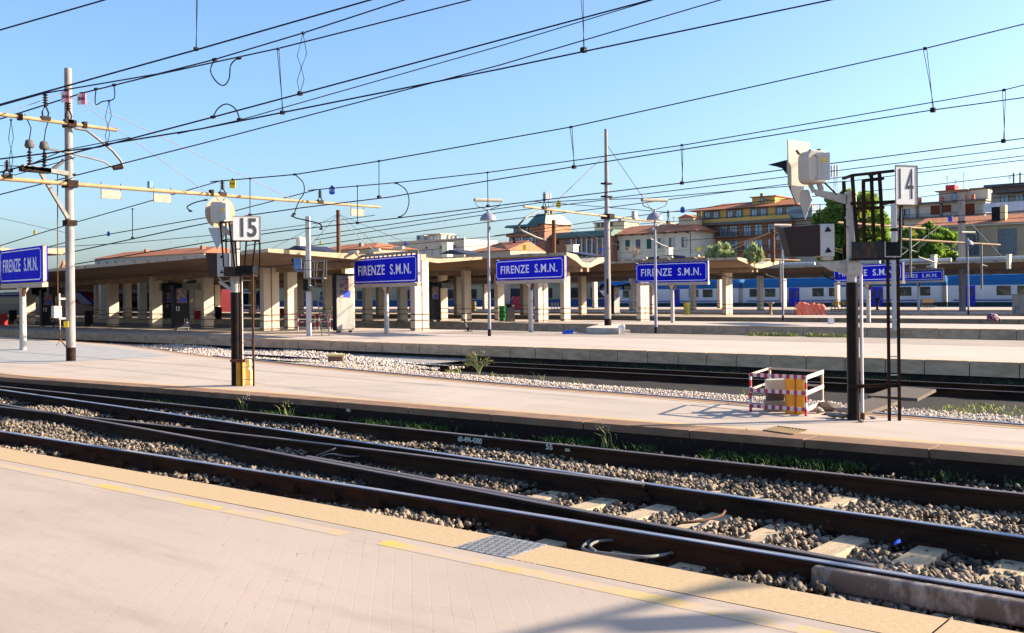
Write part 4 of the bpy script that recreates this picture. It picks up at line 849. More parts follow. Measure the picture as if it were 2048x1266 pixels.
hanger(22, 240, 22, 342, 13.2, 'diamond shaped twisted hanger at the left edge', diamond=True)
hanger(1142, 254, 1148, 334, 19.1, 'slightly slanted hanger left of the tallest mast top')
hanger(1850, 97, 1866, 220, 19.1, 'long slanted hanger above number board 14')
hanger(2008, 180, 2007, 282, 23.1, 'hanger nearest the right edge of the sky')
hanger(1364, 290, 1364, 366, 23.1, 'hanger right of the tallest mast')
hanger(975, 345, 976, 412, 23.1, 'hanger just above the tall dome lamp', False)
hanger(758, 322, 758, 394, 19.1, 'hanger left of the thin hanging bow wire', False)
hanger(715, 372, 715, 446, 23.1, 'hanger above the gap left of the first full name board', False)
hanger(500, 357, 500, 430, 19.1, 'hanger just right of the yellow P14 tag', False)
hanger(218, 202, 214, 289, 14, 'hanger below the square loop right of the B06 tags', diamond=True)
hanger(265, 418, 265, 476, 19.1, 'short hanger between the left mast and signal 15', False)
hanger(1640, 410, 1642, 470, 60, 'short hanger beside the lamp of signal 14', False)
JG = 'jumper loops on the overhead wires'
def loop(pts, Y, label, w=2.6):
    P_ = [atY(a, c, Y) for a, c in pts]; out = []
    for i in range(len(P_)-1):
        a, b_, c, d = P_[max(i-1, 0)], P_[i], P_[i+1], P_[min(i+2, len(P_)-1)]
        for k_ in range(6):
            t_ = k_/6; out.append(.5*((2*b_)+(-a+c)*t_+(2*a-5*b_+4*c-d)*t_*t_+(-a+3*b_-3*c+d)*t_**3))
    out.append(P_[-1]); mb = MB().tube(out, w/2/ppm(P_[0]), 6)
    for c in (P_[0], P_[-1]): mb.box(c.x-.06, c.x+.06, c.y-.03, c.y+.03, c.z-.03, c.z+.03)
    tag(mb.build('jumper_loop', wirem), label, 'wire', JG)
loop([(429, 119), (421, 140), (430, 160), (446, 171), (458, 158), (461, 132), (470, 120), (478, 116)], 13.8, 'drooping wire loop hanging below two wires in the upper left sky')
loop([(426, 234), (436, 217), (452, 208), (468, 215), (476, 228), (479, 239)], 13.2, 'arched wire loop standing above the contact wires')
loop([(590, 349), (606, 365), (608, 385), (598, 402), (588, 428)], 21, 'bow shaped wire dropping to the arm end beside the white ladder pole', 2)
loop([(793, 366), (812, 380), (818, 402), (812, 424), (800, 434)], 23.1, 'bow shaped wire hanging left of the tall dome lamp', 2)
loop([(192, 178), (191, 208), (205, 203), (228, 197), (228, 170)], 14, 'square wire loop right of the B06 tags', 2.2)
loop([(381, 422), (374, 414), (390, 405), (412, 400)], 20, 'small curved arm wire at the left of the signal 15 disc', 2.4)
loop([(585, 432), (592, 436), (610, 440), (640, 448), (642, 458)], 24, 'short pale registration arm above the white ladder pole', 2.6)
# ------------------------------------------------------------------ canopies
def canopy(label, y0, yc, y1, xf, xb, z0, zc, z1, slope=0., xl=-130, xflat=-62, hid='', th0=.16):
    def xe(y): return xf+(xb-xf)*(y-y0)/(y1-y0)
    def dz(x): return slope*(max(x, xflat)-xf) if slope else 0
    r = T('platform_canopy', label, 'canopy', (xf, yc, 0), 0, 'concrete platform canopies'); o = Vector((xf, yc, 0))
    ys = [y0, y0+(yc-y0)*.5, yc-.7, yc+.7, yc+(y1-yc)*.5, y1]; bz = [z0-th0, z0-th0-(z0-th0-zc)*.55, zc, zc, z1-th0-(z1-th0-zc)*.55, z1-th0]
    tz = [z0, z0-.08, zc+.28, zc+.28, z1-.08, z1]; N = 90; v = []; mb = MB()
    for i in range(N+1):
        f = (i/N)**.6
        for k in range(6):
            x = xl+(xe(ys[k])-xl)*f; j = random.uniform(-.035, .035) if 0 < i < N and k in (0, 5) else 0
            v.append((x-o.x, ys[k]-o.y, bz[k]+dz(x))); v.append((x-o.x, ys[k]-o.y, tz[k]+dz(x)+j))
    fs = []; ms = []
    for i in range(N):
        for k in range(5):
            a = i*12+2*k; b_ = a+12; fs += [(a, a+2, b_+2, b_), (a+1, b_+1, b_+3, a+3)]; ms += [0, 1]
        for k, fl in ((0, 0), (5, 1)):
            a = i*12+2*k; b_ = a+12; fs.append((a, b_, b_+1, a+1) if not fl else (a, a+1, b_+1, b_)); ms.append(1)
    for k in range(5): a = N*12+2*k; fs.append((a, a+2, a+3, a+1)); ms.append(2)
    mb.v = v; mb.f = fs; mb.m = ms; mb.sm = [False]*len(fs)
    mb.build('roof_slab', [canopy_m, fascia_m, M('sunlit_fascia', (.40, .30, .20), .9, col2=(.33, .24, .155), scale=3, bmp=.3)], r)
    mb = MB(); n = 24
    for i in range(n):
        xa = xl+(xf-1.2-xl)*i/n; xb_ = xl+(xf-1.2-xl)*(i+1)/n
        mb.bar((xa-o.x, -.35, zc-.14+dz(xa)), (xb_-o.x, -.35, zc-.14+dz(xb_)), .2, .26); mb.bar((xa-o.x, .35, zc-.14+dz(xa)), (xb_-o.x, .35, zc-.14+dz(xb_)), .2, .26)
        mb.tube([(xa-o.x, -1.1, zc-.02+dz(xa)), (xb_-o.x, -1.1, zc-.02+dz(xb_))], .05, 6, 1)
    mb.build('roof_beam', [M('brown_beam', (.22, .15, .10), .85, col2=(.34, .26, .18), scale=2), galv], r)
    return r, lambda x: zc+dz(x)
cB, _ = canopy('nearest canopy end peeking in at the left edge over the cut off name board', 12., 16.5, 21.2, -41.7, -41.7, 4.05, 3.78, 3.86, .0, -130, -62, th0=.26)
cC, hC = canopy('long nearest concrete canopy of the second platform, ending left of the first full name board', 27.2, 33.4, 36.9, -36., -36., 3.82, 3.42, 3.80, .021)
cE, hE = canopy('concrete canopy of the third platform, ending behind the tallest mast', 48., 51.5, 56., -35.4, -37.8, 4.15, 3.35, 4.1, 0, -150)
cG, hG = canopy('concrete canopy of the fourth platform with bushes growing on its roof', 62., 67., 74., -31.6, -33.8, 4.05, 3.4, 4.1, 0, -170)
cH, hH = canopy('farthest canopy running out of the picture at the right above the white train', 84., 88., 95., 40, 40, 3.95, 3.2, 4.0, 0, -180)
def added_shade_roof(par, y0, y1, xe, z, xl=-150):  # slabs added between the platforms to shade the feet of the posts
    o = Vector(par.location); ym = (y0+y1)/2; P_ = [(xl-o.x, y0-o.y, z), (xl-o.x, ym-o.y, z-.25), (xl-o.x, y1-o.y, z-.05), (xl-o.x, y1-o.y, z-.2), (xl-o.x, ym-o.y, z-.5), (xl-o.x, y0-o.y, z-.16)]
    MB().prism(P_, (xe-xl, 0, 0)).build('added_shade_roof', [M('added_roof_concrete', (.40, .30, .20), .9, col2=(.32, .24, .155), scale=2, bmp=.3)], par)
added_shade_roof(cE, 39.6, 47.6, -41.6, 4.12); added_shade_roof(cG, 57.3, 61.9, -48, 4.0)
mb = MB()
X = -52.
while X < 36:
    mb.tube([(X-40, 84.1-88, 4.08), (X-40+5.2, 84.1-88, 4.08)], .16, 8, 0 if X < -16 else 1); X += 5.6
mb.build('edge_tube', [white, M('yellow_tube', (.70, .52, .16), .5)], cH)
for px, pyb, pyt, wpx, Y, par, nm in ((605, 500, 477, 13, 36, cC, 0), (895, 508, 487, 14, 56, cE, 0), (1145, 510, 491, 17, 60, cG, 0), (1338, 514, 497, 9, 70, cG, 0), (1868, 530, 511, 8, 83, cH, 0), (2018, 530, 510, 6, 83, cH, 0)):
    a, c = atY(px, pyb, Y), atY(px, pyt, Y); w_ = wpx/ppm(a)/2; o = Vector(par.location)
    mb = MB().box(a.x-w_-o.x, a.x+w_-o.x, Y-o.y-.3, Y-o.y+.3, a.z-.3, c.z); mb.box(a.x-w_*1.2-o.x, a.x+w_*1.2-o.x, Y-o.y-.36, Y-o.y+.36, c.z, c.z+.06); mb.build('vent_box', M('vent_cream', (.66, .60, .42), .6), par)
for pts, Y, dY, par in ((((566, 502), (618, 502), (590, 491)), 32, 2., cC), (((880, 508), (935, 508), (900, 499)), 54, 2, cE), (((1130, 511), (1180, 511), (1136, 503)), 54, 2, cE), (((1268, 519), (1400, 516), (1340, 509)), 66, 2, cG)):
    o = Vector(par.location); P_ = [atY(a, c, Y)-o for a, c in pts]; MB().prism(P_, (0, dY, 0)).build('roof_sheet', M('roof_felt', (.03, .035, .06), .6), par)
# ------------------------------------------------------------------ columns
CG = 'concrete posts under the platform canopies'
def column(px, py, hf, label, dbl=False, wy=.62, wx=.30):
    b = at0(px, py); h = hf(b.x)-.02; t = T('canopy_post', label, 'post', b, 0, CG)
    mb = MB()
    if dbl: mb.box(-wx*.5, wx*.5, -wy*.75, -.035, 0, h); mb.box(-wx*.5, wx*.5, .035, wy*.75, 0, h)
    else: mb.box(-wx/2, wx/2, -wy/2, wy/2, 0, h)
    mb.build('shaft', column_m, t, .02); e = wy*(.75 if dbl else .5)+.025
    for z in (.07, .48, .78):
        MB().box(-wx/2-.025, wx/2+.025, -e, e, z, z+.045).build('strap', strapm, t)
    return t
rows = (('second', hC, .66, .32, ((-30, 646), (60, 648), (226, 652), (312, 655), (415, 656), (540, 661, 1), (582, 658), (697, 656), (840, 661, 1))),
        ('third', hE, .66, .32, ((60, 633), (130, 637), (197, 637), (208, 642), (255, 636), (285, 641), (378, 642), (395, 637), (655, 640), (735, 643), (805, 643), (886, 640), (933, 642), (999, 641), (1083, 644, 1), (1131, 642), (1286, 642, 1))),
        ('fourth', hG, .7, .34, ((434, 625), (505, 628), (600, 629), (760, 630), (916, 629), (1049, 630), (1165, 629), (1306, 629), (1455, 630, 1))),
        ('fifth', hH, .72, .36, ((620, 619), (700, 620), (860, 620), (971, 618), (1014, 621), (1265, 621), (1386, 621), (1521, 621))),
        ('sixth', lambda x: 3.1, .66, .34, ((1190, 616), (1440, 616), (1568, 615), (1675, 615))))
ci = 0
for nm, hf, wy, wx, cs in rows:
    for i, c in enumerate(cs): column(c[0], c[1], hf, 'beige concrete post standing on the %s platform, %s from the left in its row' % (nm, ordw(i)) if i < 16 else 'beige concrete post, last at the right in the row of the %s platform' % nm, len(c) > 2, wy, wx)
mb = MB()
# ------------------------------------------------------------------ information totems
darkblue = M('totem_dark', (.014, .016, .024), .35, spec=.08); poster = M('poster_print', (.30, .22, .18), .5, col2=(.12, .08, .14), scale=6, lo=.45, hi=.55)
palepanel = M('totem_pale', (.27, .255, .23), .5, col2=(.19, .18, .165), scale=3, stretch=(1, 1, .3)); numw = M('totem_number', (.75, .75, .75), .5)
def totem(base, w, h, top, low, label, face=darkblue, wings=True, col=numw):
    b = at0(*base); t = T('platform_totem', label, 'information totem', b, math.pi/2, 'platform number totems')
    MB().box(-w/2, w/2, -.14, .14, .10, h).build('body', darkblue, t, .015)
    MB().box(-w/2+.02, w/2-.02, -.15, -.141, .16, h-.03).build('front_panel', face, t)
    pf = MB().box(-w*.32, w*.32, -.16, -.151, h*.60, h*.93).build('poster', poster, t); MB().box(-w*.12, w*.26, -.166, -.161, h*.61, h*.72).build('screen', M('screen_blue', (.02, .05, .45), .3), pf)
    if top: text(top, t, col, .34, (-w*.27, -.156, h*.47), 0, .8, .004, name='number')
    if low: text(low, t, col, .34, (w*.24, -.156, h*.20), 0, .8, -.004, name='number')
    mb = MB()
    for x in (-w*.3, w*.38): mb.box(x-.03, x+.03, -.2, .1, 0, .10)
    mb.bar((-w/2, -.19, .12), (w/2, -.19, .12), .03); mb.build('foot_rail', galv, t)
    if wings:
        for s_ in (-1, 1):
            MB().prism([(0, s_*.1, h-.05), (0, s_*.1, h+.08), (s_*.2, s_*1.5, h+.26), (s_*.2, s_*1.5, h+.10)], (.22, 0, 0)).build('wing_board', blackp, t)
            MB().box(-.5, .5, s_*1.1-.1, s_*1.1+.1, h-.28, h+.13).build('display', M('display_black', (.012, .012, .012), .25), t)
    return t
totem((361, 660), .95, 2.42, '13', '12', 'dark totem with number 13 above 12 between the nearest columns at the left')
totem((95, 655), .85, 2.3, '13', '12', 'dark totem with number 13 above 12 near the left edge, behind the pale mast')
totem((338, 640), .9, 2.3, '11', '10', 'dark totem numbered 10 seen in the shade beside the 13 totem', wings=False)
totem((868, 643), .95, 2.45, '', '10', 'dark totem with a grey number 10 right of the first full name board', col=greytxt)
totem((1231, 629), .85, 2.25, '9', '8', 'pale faced totem numbered 8 behind the foot of the tallest mast', palepanel)
t = totem((687, 665), 1.1, 2.75, '', '12', 'tall weathered grey totem in full sun beside the white ladder pole', palepanel, False, M('faded_number', (.40, .40, .40), .6))
MB().prism([(-.75, -.3, 2.8), (.75, -.3, 2.8), (.55, -.2, 2.72), (-.55, -.2, 2.72)], (0, .6, 0)).build('roof_board', blackp, t)
# ------------------------------------------------------------------ small things on the platforms
def simple(name, label, cat, base, parts, rz=TH, group=None):
    b = at0(*base); t = T(name, label, cat, b, rz, group)
    for nm, mb, mt in parts: mb.build(nm, mt, t)
    return t
def cagebin(base, label, bagm=blackp, h=.95, r=.24, cage=blackp):
    mb = MB()
    for k_ in range(8): a = k_*math.pi/4; mb.tube([(r*math.cos(a), r*math.sin(a), .05), (r*math.cos(a), r*math.sin(a), h)], .018, 5)
    for z in (.08, h*.35, h*.65, h): mb.lathe([(r-.01, z), (r+.02, z), (r+.02, z+.04), (r-.01, z+.04)], 12)
    simple('litter_bin', label, 'litter bin', base, [('cage', mb, cage), ('bag', MB().lathe([(r*.7, .06), (r*.9, .3), (r*.85, h-.05), (r*1.05, h+.05), (r*.8, h+.06), (0, h-.02)], 12), bagm)], group='cage litter bins')
cagebin((178, 655), 'dark cage litter bin between the left mast and the first column')
cagebin((26, 650), 'dark cage litter bin left of the white sign post at the left edge')
cagebin((437, 640), 'dark cage litter bin behind the black pole of signal 15')
cagebin((1005, 644), 'cage litter bin with a green bag left of the second full name board post', M('green_bag', (.03, .3, .06), .4))
cagebin((1374, 631), 'yellow cage litter bin beside the slim white sign post', M('yellow_bag', (.6, .55, .12), .5), cage=M('yellow_cage', (.55, .50, .10), .5))
cagebin((948, 624), 'yellow cage litter bin seen between columns left of the tall lamp', M('yellow_bag2', (.62, .55, .2), .5))
simple('grey_bin', 'grey wheeled bin with a black bag beside the green bagged bin', 'bin', (1019, 643), [('box', MB().prism([(-.28, 0, 0), (.36, 0, 0), (.30, 0, .9), (-.22, 0, .9)], (0, .5, 0)), conc), ('bag', MB().lathe([(.3, .9), (.38, .98), (.2, 1.1), (0, 1.12)], 10, (0, .25, 0)), blackp)])
for px, py, w_, h_, lab in ((3, 650, .3, .75, 'red box at the very left edge under the cut off name board'), (209, 640, .32, .72, 'red box beside a column right of the left mast'), (397, 639, .28, .66, 'red box behind the column left of signal 15'), (566, 631, .35, .6, 'red box behind the double column right of signal 15'), (823, 623, .22, .48, 'red box left of the double column by the first full name board')):
    simple('red_box', lab, 'box', (px, py), [('case', MB().box(-w_, w_, -.15, .25, 0, h_).box(-w_*.8, w_*.8, -.1, .2, h_, h_+.05), redp), ('door', MB().box(-w_*.85, w_*.85, -.165, -.151, .1, h_-.08), M('red_door', (.42, .02, .03), .4))], group='red boxes on the platforms')
simple('tilted_bollard', 'black and white striped marker post leaning on the second platform edge', 'marker post', (937, 663), [('post', (lambda m_: [m_.bar((-.15-.16*i/6*1.0+.0, 0, .14*(6-i)), (-.15-.16*(i+1)/6, 0, .14*(5-i)) if False else (-.15-.16*(i+1)/6, 0, .14*(5-i)), .07, .07, i % 2) for i in range(0)] and m_ or m_)(MB()).bar((0, 0, .02), (-.07, 0, .2), .07, .07, 0).bar((-.07, 0, .2), (-.14, 0, .4), .07, .07, 1).bar((-.14, 0, .4), (-.2, 0, .6), .07, .07, 0).bar((-.2, 0, .6), (-.25, 0, .78), .07, .07, 1), [blackp, cream]), ('base', MB().box(-.18, .2, -.12, .12, 0, .04), rustdark)])
simple('blue_crate', 'small blue plastic crate left lying on the second platform left of the plinth', 'crate', (1136, 668), [('crate', MB().box(-.24, .22, -.12, .12, 0, .14).box(.0, .24, -.1, .1, .14, .19), tagblue), ('handle', MB().tube([(-.1, 0, .14), (-.16, 0, .28), (-.18, 0, .42)], .015, 6), blackp)])
simple('white_canister', 'white plastic canister standing beside the plinth of the tallest mast', 'canister', (1243, 668), [('body', MB().box(-.13, .13, -.1, .1, 0, .32).box(-.1, .1, -.08, .08, .32, .37), signwhite), ('cap', MB().lathe([(.03, .37), (.03, .41), (0, .41)], 8, (.04, 0, 0)), white)])
simple('pale_slab', 'low pile of pale stone slabs behind the white canister', 'slab', (1232, 666), [('slab', MB().box(-.3, .62, 0, .5, 0, .12).box(-.1, .25, .05, .45, .12, .24), M('pale_slab', (.52, .44, .33), .9))])
simple('white_block', 'white block standing on the track edge behind the orange netting', 'block', (1662, 648), [('block', MB().box(-.14, .14, -.1, .1, 0, .3).box(-.12, .12, -.09, .09, .3, .33), signwhite)])
simple('drinking_fountain', 'rusty trumpet shaped drinking fountain left of the leaning lamp', 'fountain', (1541, 629), [('stem', MB().lathe([(.18, 0), (.12, .1), (.10, .5), (.13, .75), (.30, .88), (.30, .92), (0, .9)], 14), M('fountain_rust', (.30, .20, .14), .7))])
simple('drinking_fountain', 'dark trumpet shaped drinking fountain behind the ladder of signal 14', 'fountain', (1755, 620), [('stem', MB().lathe([(.22, 0), (.12, .1), (.09, .6), (.14, .85), (.34, 1.0), (.34, 1.06), (0, 1.02)], 14), darkblue)])
p = at0(1620, 630); t = T('orange_netting', 'heap wrapped in orange safety netting on the fourth platform', 'netting', p, TH); mb = MB(); nx, n2 = 22, 8; v = []
for i in range(nx):
    u = i/(nx-1)
    for j in range(n2):
        f = j/(n2-1); hh = .72+.16*math.sin(u*3.3+.4)+.10*math.sin(u*9)+(.12 if .55 < u < .7 else 0); v.append((-1.08+2.16*u+.05*math.sin(j*2+i), -.35+.25*f+.07*math.sin(i*1.9+j), hh*f))
for i in range(nx):
    u = i/(nx-1); v.append((-1.08+2.16*u, .45, .75+.15*math.sin(u*5)))
fs = [(i*n2+j, (i+1)*n2+j, (i+1)*n2+j+1, i*n2+j+1) for i in range(nx-1) for j in range(n2-1)]+[(i*n2+n2-1, (i+1)*n2+n2-1, nx*n2+i+1, nx*n2+i) for i in range(nx-1)]
mb.add(v, fs, 0, True); mb.build('net', M('orange_net', (.80, .14, .07), .7, col2=(.75, .26, .18), scale=5, lo=.45, hi=.6, bmp=.8, bs=20), t)
mb = MB()
for x in (-1.05, -.35, .3, 1.0): mb.tube([(x, .1, 0), (x, .1, 1.0)], .025, 6)
mb.build('stake', rustmid, t)
for px, py, w_, lab in ((1033, 621, .42, 'red and white patterned hoarding behind the second full name board'), (1062, 621, .3, 'narrower red hoarding right of the patterned one, behind the sign post')):
    simple('red_hoarding', lab, 'hoarding', (px, py), [('panel', MB().box(-w_, w_, 0, .08, .05, 1.5), M('hoarding_red', (.55, .03, .04), .6, col2=(.65, .5, .48), scale=7, lo=.56, hi=.62)), ('feet', MB().box(-w_, -w_+.08, -.3, .3, 0, .05).box(w_-.08, w_, -.3, .3, 0, .05), conc)])
def trolley(base, label, n):
    mb = MB(); wh_ = MB()
    for i in range(n):
        x = i*.28; mb.tube([(x, 0, .15), (x+.05, 0, .95), (x+.12, .5, .95), (x+.1, .5, .15)], .022, 5); mb.bar((x, 0, .2), (x+.5, 0, .2), .03); mb.bar((x, .5, .2), (x+.5, .5, .2), .03)
        mb.box(x, x+.45, 0, .5, .22, .25)
        for y in (0, .5): wh_.lathe([(.07, -.02), (.07, .02)], 10, (x+.1, y, .07))
    mb2 = MB()
    for i in range(n): mb2.box(i*.28+.02, i*.28+.2, -.01, .01, .55, .85)
    simple('trolley_row', label, 'luggage trolley', base, [('frame', mb, galv), ('wheels', wh_, blackp), ('panel', mb2, yellowbox if n > 3 else beigeframe)])
trolley((1664, 624), 'row of luggage trolleys right of the orange netting', 5)
trolley((1846, 617), 'row of luggage trolleys below the smallest name board', 4)
trolley((1102, 623), 'luggage trolleys between columns left of the tallest mast', 3)
# heap of cloth and the concrete wall at the right
p = at0(1985, 645); t = T('cloth_bundle', 'pink and black patterned bundle lying on the third platform at the far right', 'bundle', p, TH); mb = MB()
vv = v0_*np.array([.34, .25, .26])*(1+rng.uniform(-.15, .15, (12, 1))); vv[:, 2] += .26; mb.add([tuple(a) for a in vv], [tuple(f) for f in f0_], 0, True); mb.build('cloth', M('cloth_pink', (.62, .26, .32), .9, col2=(.04, .03, .05), scale=9, lo=.48, hi=.52), t)
MB().tube([(.2, 0, .35), (.36, 0, .18), (.42, 0, .02)], .04, 6).build('strap', blackp, t)
p = at0(2024, 628); t = T('concrete_wall', 'stained grey concrete wall block at the right edge in front of the train', 'wall', p); MB().box(0, 7, 0, 1.2, 0, 1.32).build('wall_block', M('stained_concrete', (.36, .31, .25), .9, col2=(.10, .08, .07), scale=2.5, lo=.5, hi=.7, stretch=(3, 3, .5), bmp=.4), t, .03); MB().box(-.04, 7.04, -.04, 1.24, 1.32, 1.38).build('coping', conc, t)
# ------------------------------------------------------------------ trains
tw = M('coach_white', (.60, .60, .60), .35, var=.06, scale=1); tb = M('coach_roof_blue', (.012, .10, .26), .4, var=.2, scale=1, stretch=(.1, 4, 4)); tg = M('coach_green_skirt', (.012, .05, .06), .45)
tbl = M('coach_blue_stripe', (.02, .03, .30), .4); under = M('underframe', (.015, .014, .014), .8); tdoor = M('coach_door_blue', (.015, .03, .42), .35)
GT = 'coaches of the white and blue train'
winglass = M('train_window', (.02, .035, .03), .1, col2=(.16, .22, .14), scale=1.1, lo=.5, hi=.7, spec=.7)
def coach(xa, xb, Y, label, cab=False, doors=()):
    t = T('train_coach', label, 'train coach', (xa, Y, 0), 0, GT); L_ = xb-xa
    def hull(name, pr, m): 
        mb = MB(); e0 = .35 if not cab else 1.9
        n = len(pr); v = []
        for x, s_ in ((0, .0), (e0, 1), (L_-.35, 1), (L_, .0)):
            for y, z in pr: v.append((x+(e0*.9 if (cab and x == 0 and z < 1.3) else 0), 1.4+(y-1.4)*(.88+.12*s_), z-(.08 if s_ == 0 and z > 2.5 else 0)))
        fs = [(i*n+k_, (i+1)*n+k_, (i+1)*n+k_+1, i*n+k_+1) for i in range(3) for k_ in range(n-1)]; mb.add(v, fs); mb.f += [tuple(range(n)), tuple(range(3*n, 4*n))[::-1]]; mb.m += [0, 0]; mb.sm += [False]*2
        return mb.build(name, m, t)
    hull('body', [(0, .44), (0, 2.15), (2.8, 2.15), (2.8, .44)], tw)
    hull('roof', [(-.01, 2.151), (.06, 2.5), (.2, 2.85), (.55, 3.15), (1.0, 3.3), (1.8, 3.3), (2.25, 3.15), (2.6, 2.85), (2.74, 2.5), (2.81, 2.151)], tb)
    hull('skirt', [(0.02, -.02), (0, .439), (2.8, .439), (2.78, -.02)], tg)
    MB().box(1, L_-1, .1, 2.7, -.6, -.021).build('underframe', under, t)
    MB().box(.6 if not cab else 2.2, L_-.6, -.012, 0, .56, .66).build('stripe', tbl, t); MB().box(.6 if not cab else 2.2, L_-.6, -.012, 0, .70, .73).build('stripe', tbl, t)
    ds = [xa_-xa for xa_ in doors]
    for d in ds:
        dr = MB().box(d-.65, d+.65, -.03, .02, .05, 2.12).build('door', tdoor, t)
        for s_ in (-1, 1): MB().box(d+s_*.33-.13, d+s_*.33+.13, -.036, -.031, 1.0, 1.85).build('pane', glass, dr)
    x = 2.6 if cab else 1.6
    while x < L_-1.4:
        if all(abs(x-d) > 1.5 for d in ds):
            f = MB().box(x-.66, x+.66, -.02, .01, 1.12, 2.06).build('window', M('window_rubber', (.05, .05, .055), .6), t); MB().box(x-.6, x+.6, -.027, -.021, 1.17, 1.78).build('pane', winglass, f); MB().box(x-.6, x+.6, -.027, -.021, 1.81, 2.01).build('pane', glass, f)
        x += 1.92
    mb = MB()
    for i in range(9): mb.box(1+i*(L_-2)/8, 1.4+i*(L_-2)/8, .9, 1.9, 3.3, 3.42)
    mb.build('roof_vents', tg, t); return t
xq = lambda px, Y=110: atY(px, 590, Y).x
TY = 110
coach(xq(1196), xq(1480)-.3, TY, 'leftmost coach of the white train with its slanted dark blue nose behind the tallest mast', True, (xq(1350),))
coach(xq(1483)+.1, xq(1888)-.3, TY, 'middle coach of the white train with blue doors, behind the orange netting and signal 14', False, (xq(1588), xq(1754)))
coach(xq(1892)+.1, xq(1892)+26, TY, 'rightmost coach of the white train beside the concrete wall block', False, (xq(1937),))
t = T('train_nose', 'dark blue sloping cab of the white train', 'train cab', (xq(1196)-.05, TY, 0)) if False else None
redt = M('train_red', (.11, .006, .009), .3, var=.2); greyt = M('train_grey', (.10, .10, .12), .35); blt = M('train_blue_nose', (.01, .02, .22), .2)
def redtrain(pxn, Y, x1, label, h=2.6, nose=True, body=redt, topm=greyt):
    xn = atY(pxn, 600, Y).x; t = T('express_train', label, 'train', (xn, Y, 0)); Ln = 5.5 if nose else .4
    def half(name, z0, z1, m, ysc=1.):
        mb = MB(); v = []; K = 12; st = [0, .4, 1.2, 2.4, 4, Ln, -1]
        for s_ in st:
            f = 1 if s_ < 0 else min(1, (s_/Ln)**.55+.12)
            x = -(s_ if s_ >= 0 else xn-x1)
            zt = -.1+(z1+.1)*(.30+.70*f if nose else 1); zb = min(z0, zt-.05)
            for y, z in ((0, zb), (-.02, (zb+zt)/2), (.12, zb+(zt-zb)*.85), (.5, zt), (2.3, zt), (2.68, zb+(zt-zb)*.85), (2.82, (zb+zt)/2), (2.8, zb)): v.append((x, 1.4+(y-1.4)*(.45+.55*f)*ysc, z))
        n = 8; fs = [(i*n+k_, i*n+k_+1, (i+1)*n+k_+1, (i+1)*n+k_) for i in range(len(st)-1) for k_ in range(n-1)]; mb.add(v, fs, 0, True); mb.f.append(tuple(range(n))[::-1]); mb.m.append(0); mb.sm.append(False); return mb.build(name, m, t)
    half('body', -.5, h, body); 
    MB().box(-(xn-x1), -Ln-1, -.035, 0, h*.45, h*.75).build('window_band', glass, t); MB().box(-(xn-x1), -Ln, -.03, 0, h*.88, h*.97).build('roof_stripe', M('stripe_skyblue', (.10, .25, .6), .3), t)
    MB().box(-(xn-x1), -Ln, -.04, 0, -.1, h*.2).build('lower_stripe', greyt, t)
    if nose:
        mb = MB().prism([(-.7, -.06, h*.42), (-3.6, -.06, h*.92), (-5.2, -.06, h*.92), (-3.2, -.06, h*.45)], (0, 2.9, 0)); mb.build('windscreen', blt, t)
        MB().box(-.5, -.25, .3, .6, h*.30, h*.36).box(-.5, -.25, 2.1, 2.4, h*.30, h*.36).build('headlight', signwhite, t)
    return t
redtrain(192, 58.6, -190, 'red express train with a dark blue pointed nose right of the pale left mast')
redtrain(432, 74, -220, 'second red train farther back between the columns left of signal 15', 2.7, False)
redtrain(520, 89.2, -200, 'dark blue train glimpsed behind the ladder of signal 15', 2.6, False, M('blue_train', (.012, .03, .16), .35), greyt)
# hall behind the platforms
t = T('station_shed', 'long low beige shed with a dark blue foot behind the farthest columns', 'building', (-130, 121, 0)); MB().box(-140, 55, 0, 12, -.8, 3.4).build('wall', M('shed_beige', (.40, .34, .22), .85, col2=(.30, .26, .18), scale=.3), t); MB().box(-140, 55, -.03, 0, -.8, .9).build('blue_foot', M('shed_blue', (.03, .06, .17), .6), t)
for i in range(22): MB().box(-60+i*5., -57+i*5., -.06, 0, 1.1, 2.6).build('window', glass, t)
MB().box(-140.3, 55.3, -.5, 12.3, 3.4, 3.6).build('roof', conc, t)
# ------------------------------------------------------------------ buildings behind the station
def plaster(n, c, c2=None): return M(n, c, .9, col2=c2 or [x*.84 for x in c], scale=.35, lo=.4, hi=.7, bmp=.15, bs=4)
terra = M('terracotta_tiles', (.46, .17, .08), .9, col2=(.30, .10, .05), scale=3., bmp=.8, bs=9)
terraW = M('mixed_roof_tiles', (.58, .22, .10), .9, col2=(.30, .11, .07), scale=4.5, lo=.42, hi=.58, bmp=1., bs=7)
brickM, _nt, _b = newmat('red_brick'); _br = nd(_nt, 'ShaderNodeTexBrick'); _nt.links.new(coords(_nt, 'Object', (1, 1, 1), (math.pi/2, 0, 0)), _br.inputs['Vector'])
_br.inputs['Scale'].default_value = 2.2; _br.inputs['Color1'].default_value = (.34, .13, .07, 1); _br.inputs['Color2'].default_value = (.27, .10, .055, 1); _br.inputs['Mortar'].default_value = (.33, .2, .14, 1); _br.inputs['Mortar Size'].default_value = .02
_nt.links.new(_br.outputs['Color'], _b.inputs['Base Color']); _b.inputs['Roughness'].default_value = .9
def seamed(name, c, c2, pitch=.6):
    m, nt, b = newmat(name); co = coords(nt, 'Object'); wv = nd(nt, 'ShaderNodeTexWave', bands_direction='X'); wv.inputs['Scale'].default_value = .314/pitch*1.0; wv.inputs['Distortion'].default_value = 0
    nt.links.new(co, wv.inputs['Vector']); f = ramp(nt, wv.outputs['Fac'], .86, .95); col = mixc(nt, ramp(nt, noise(nt, co, .8, 4), .35, .65), c, c2)
    nt.links.new(mixc(nt, f, col, [x*.45 for x in c]), b.inputs['Base Color']); b.inputs['Roughness'].default_value = .55; return m
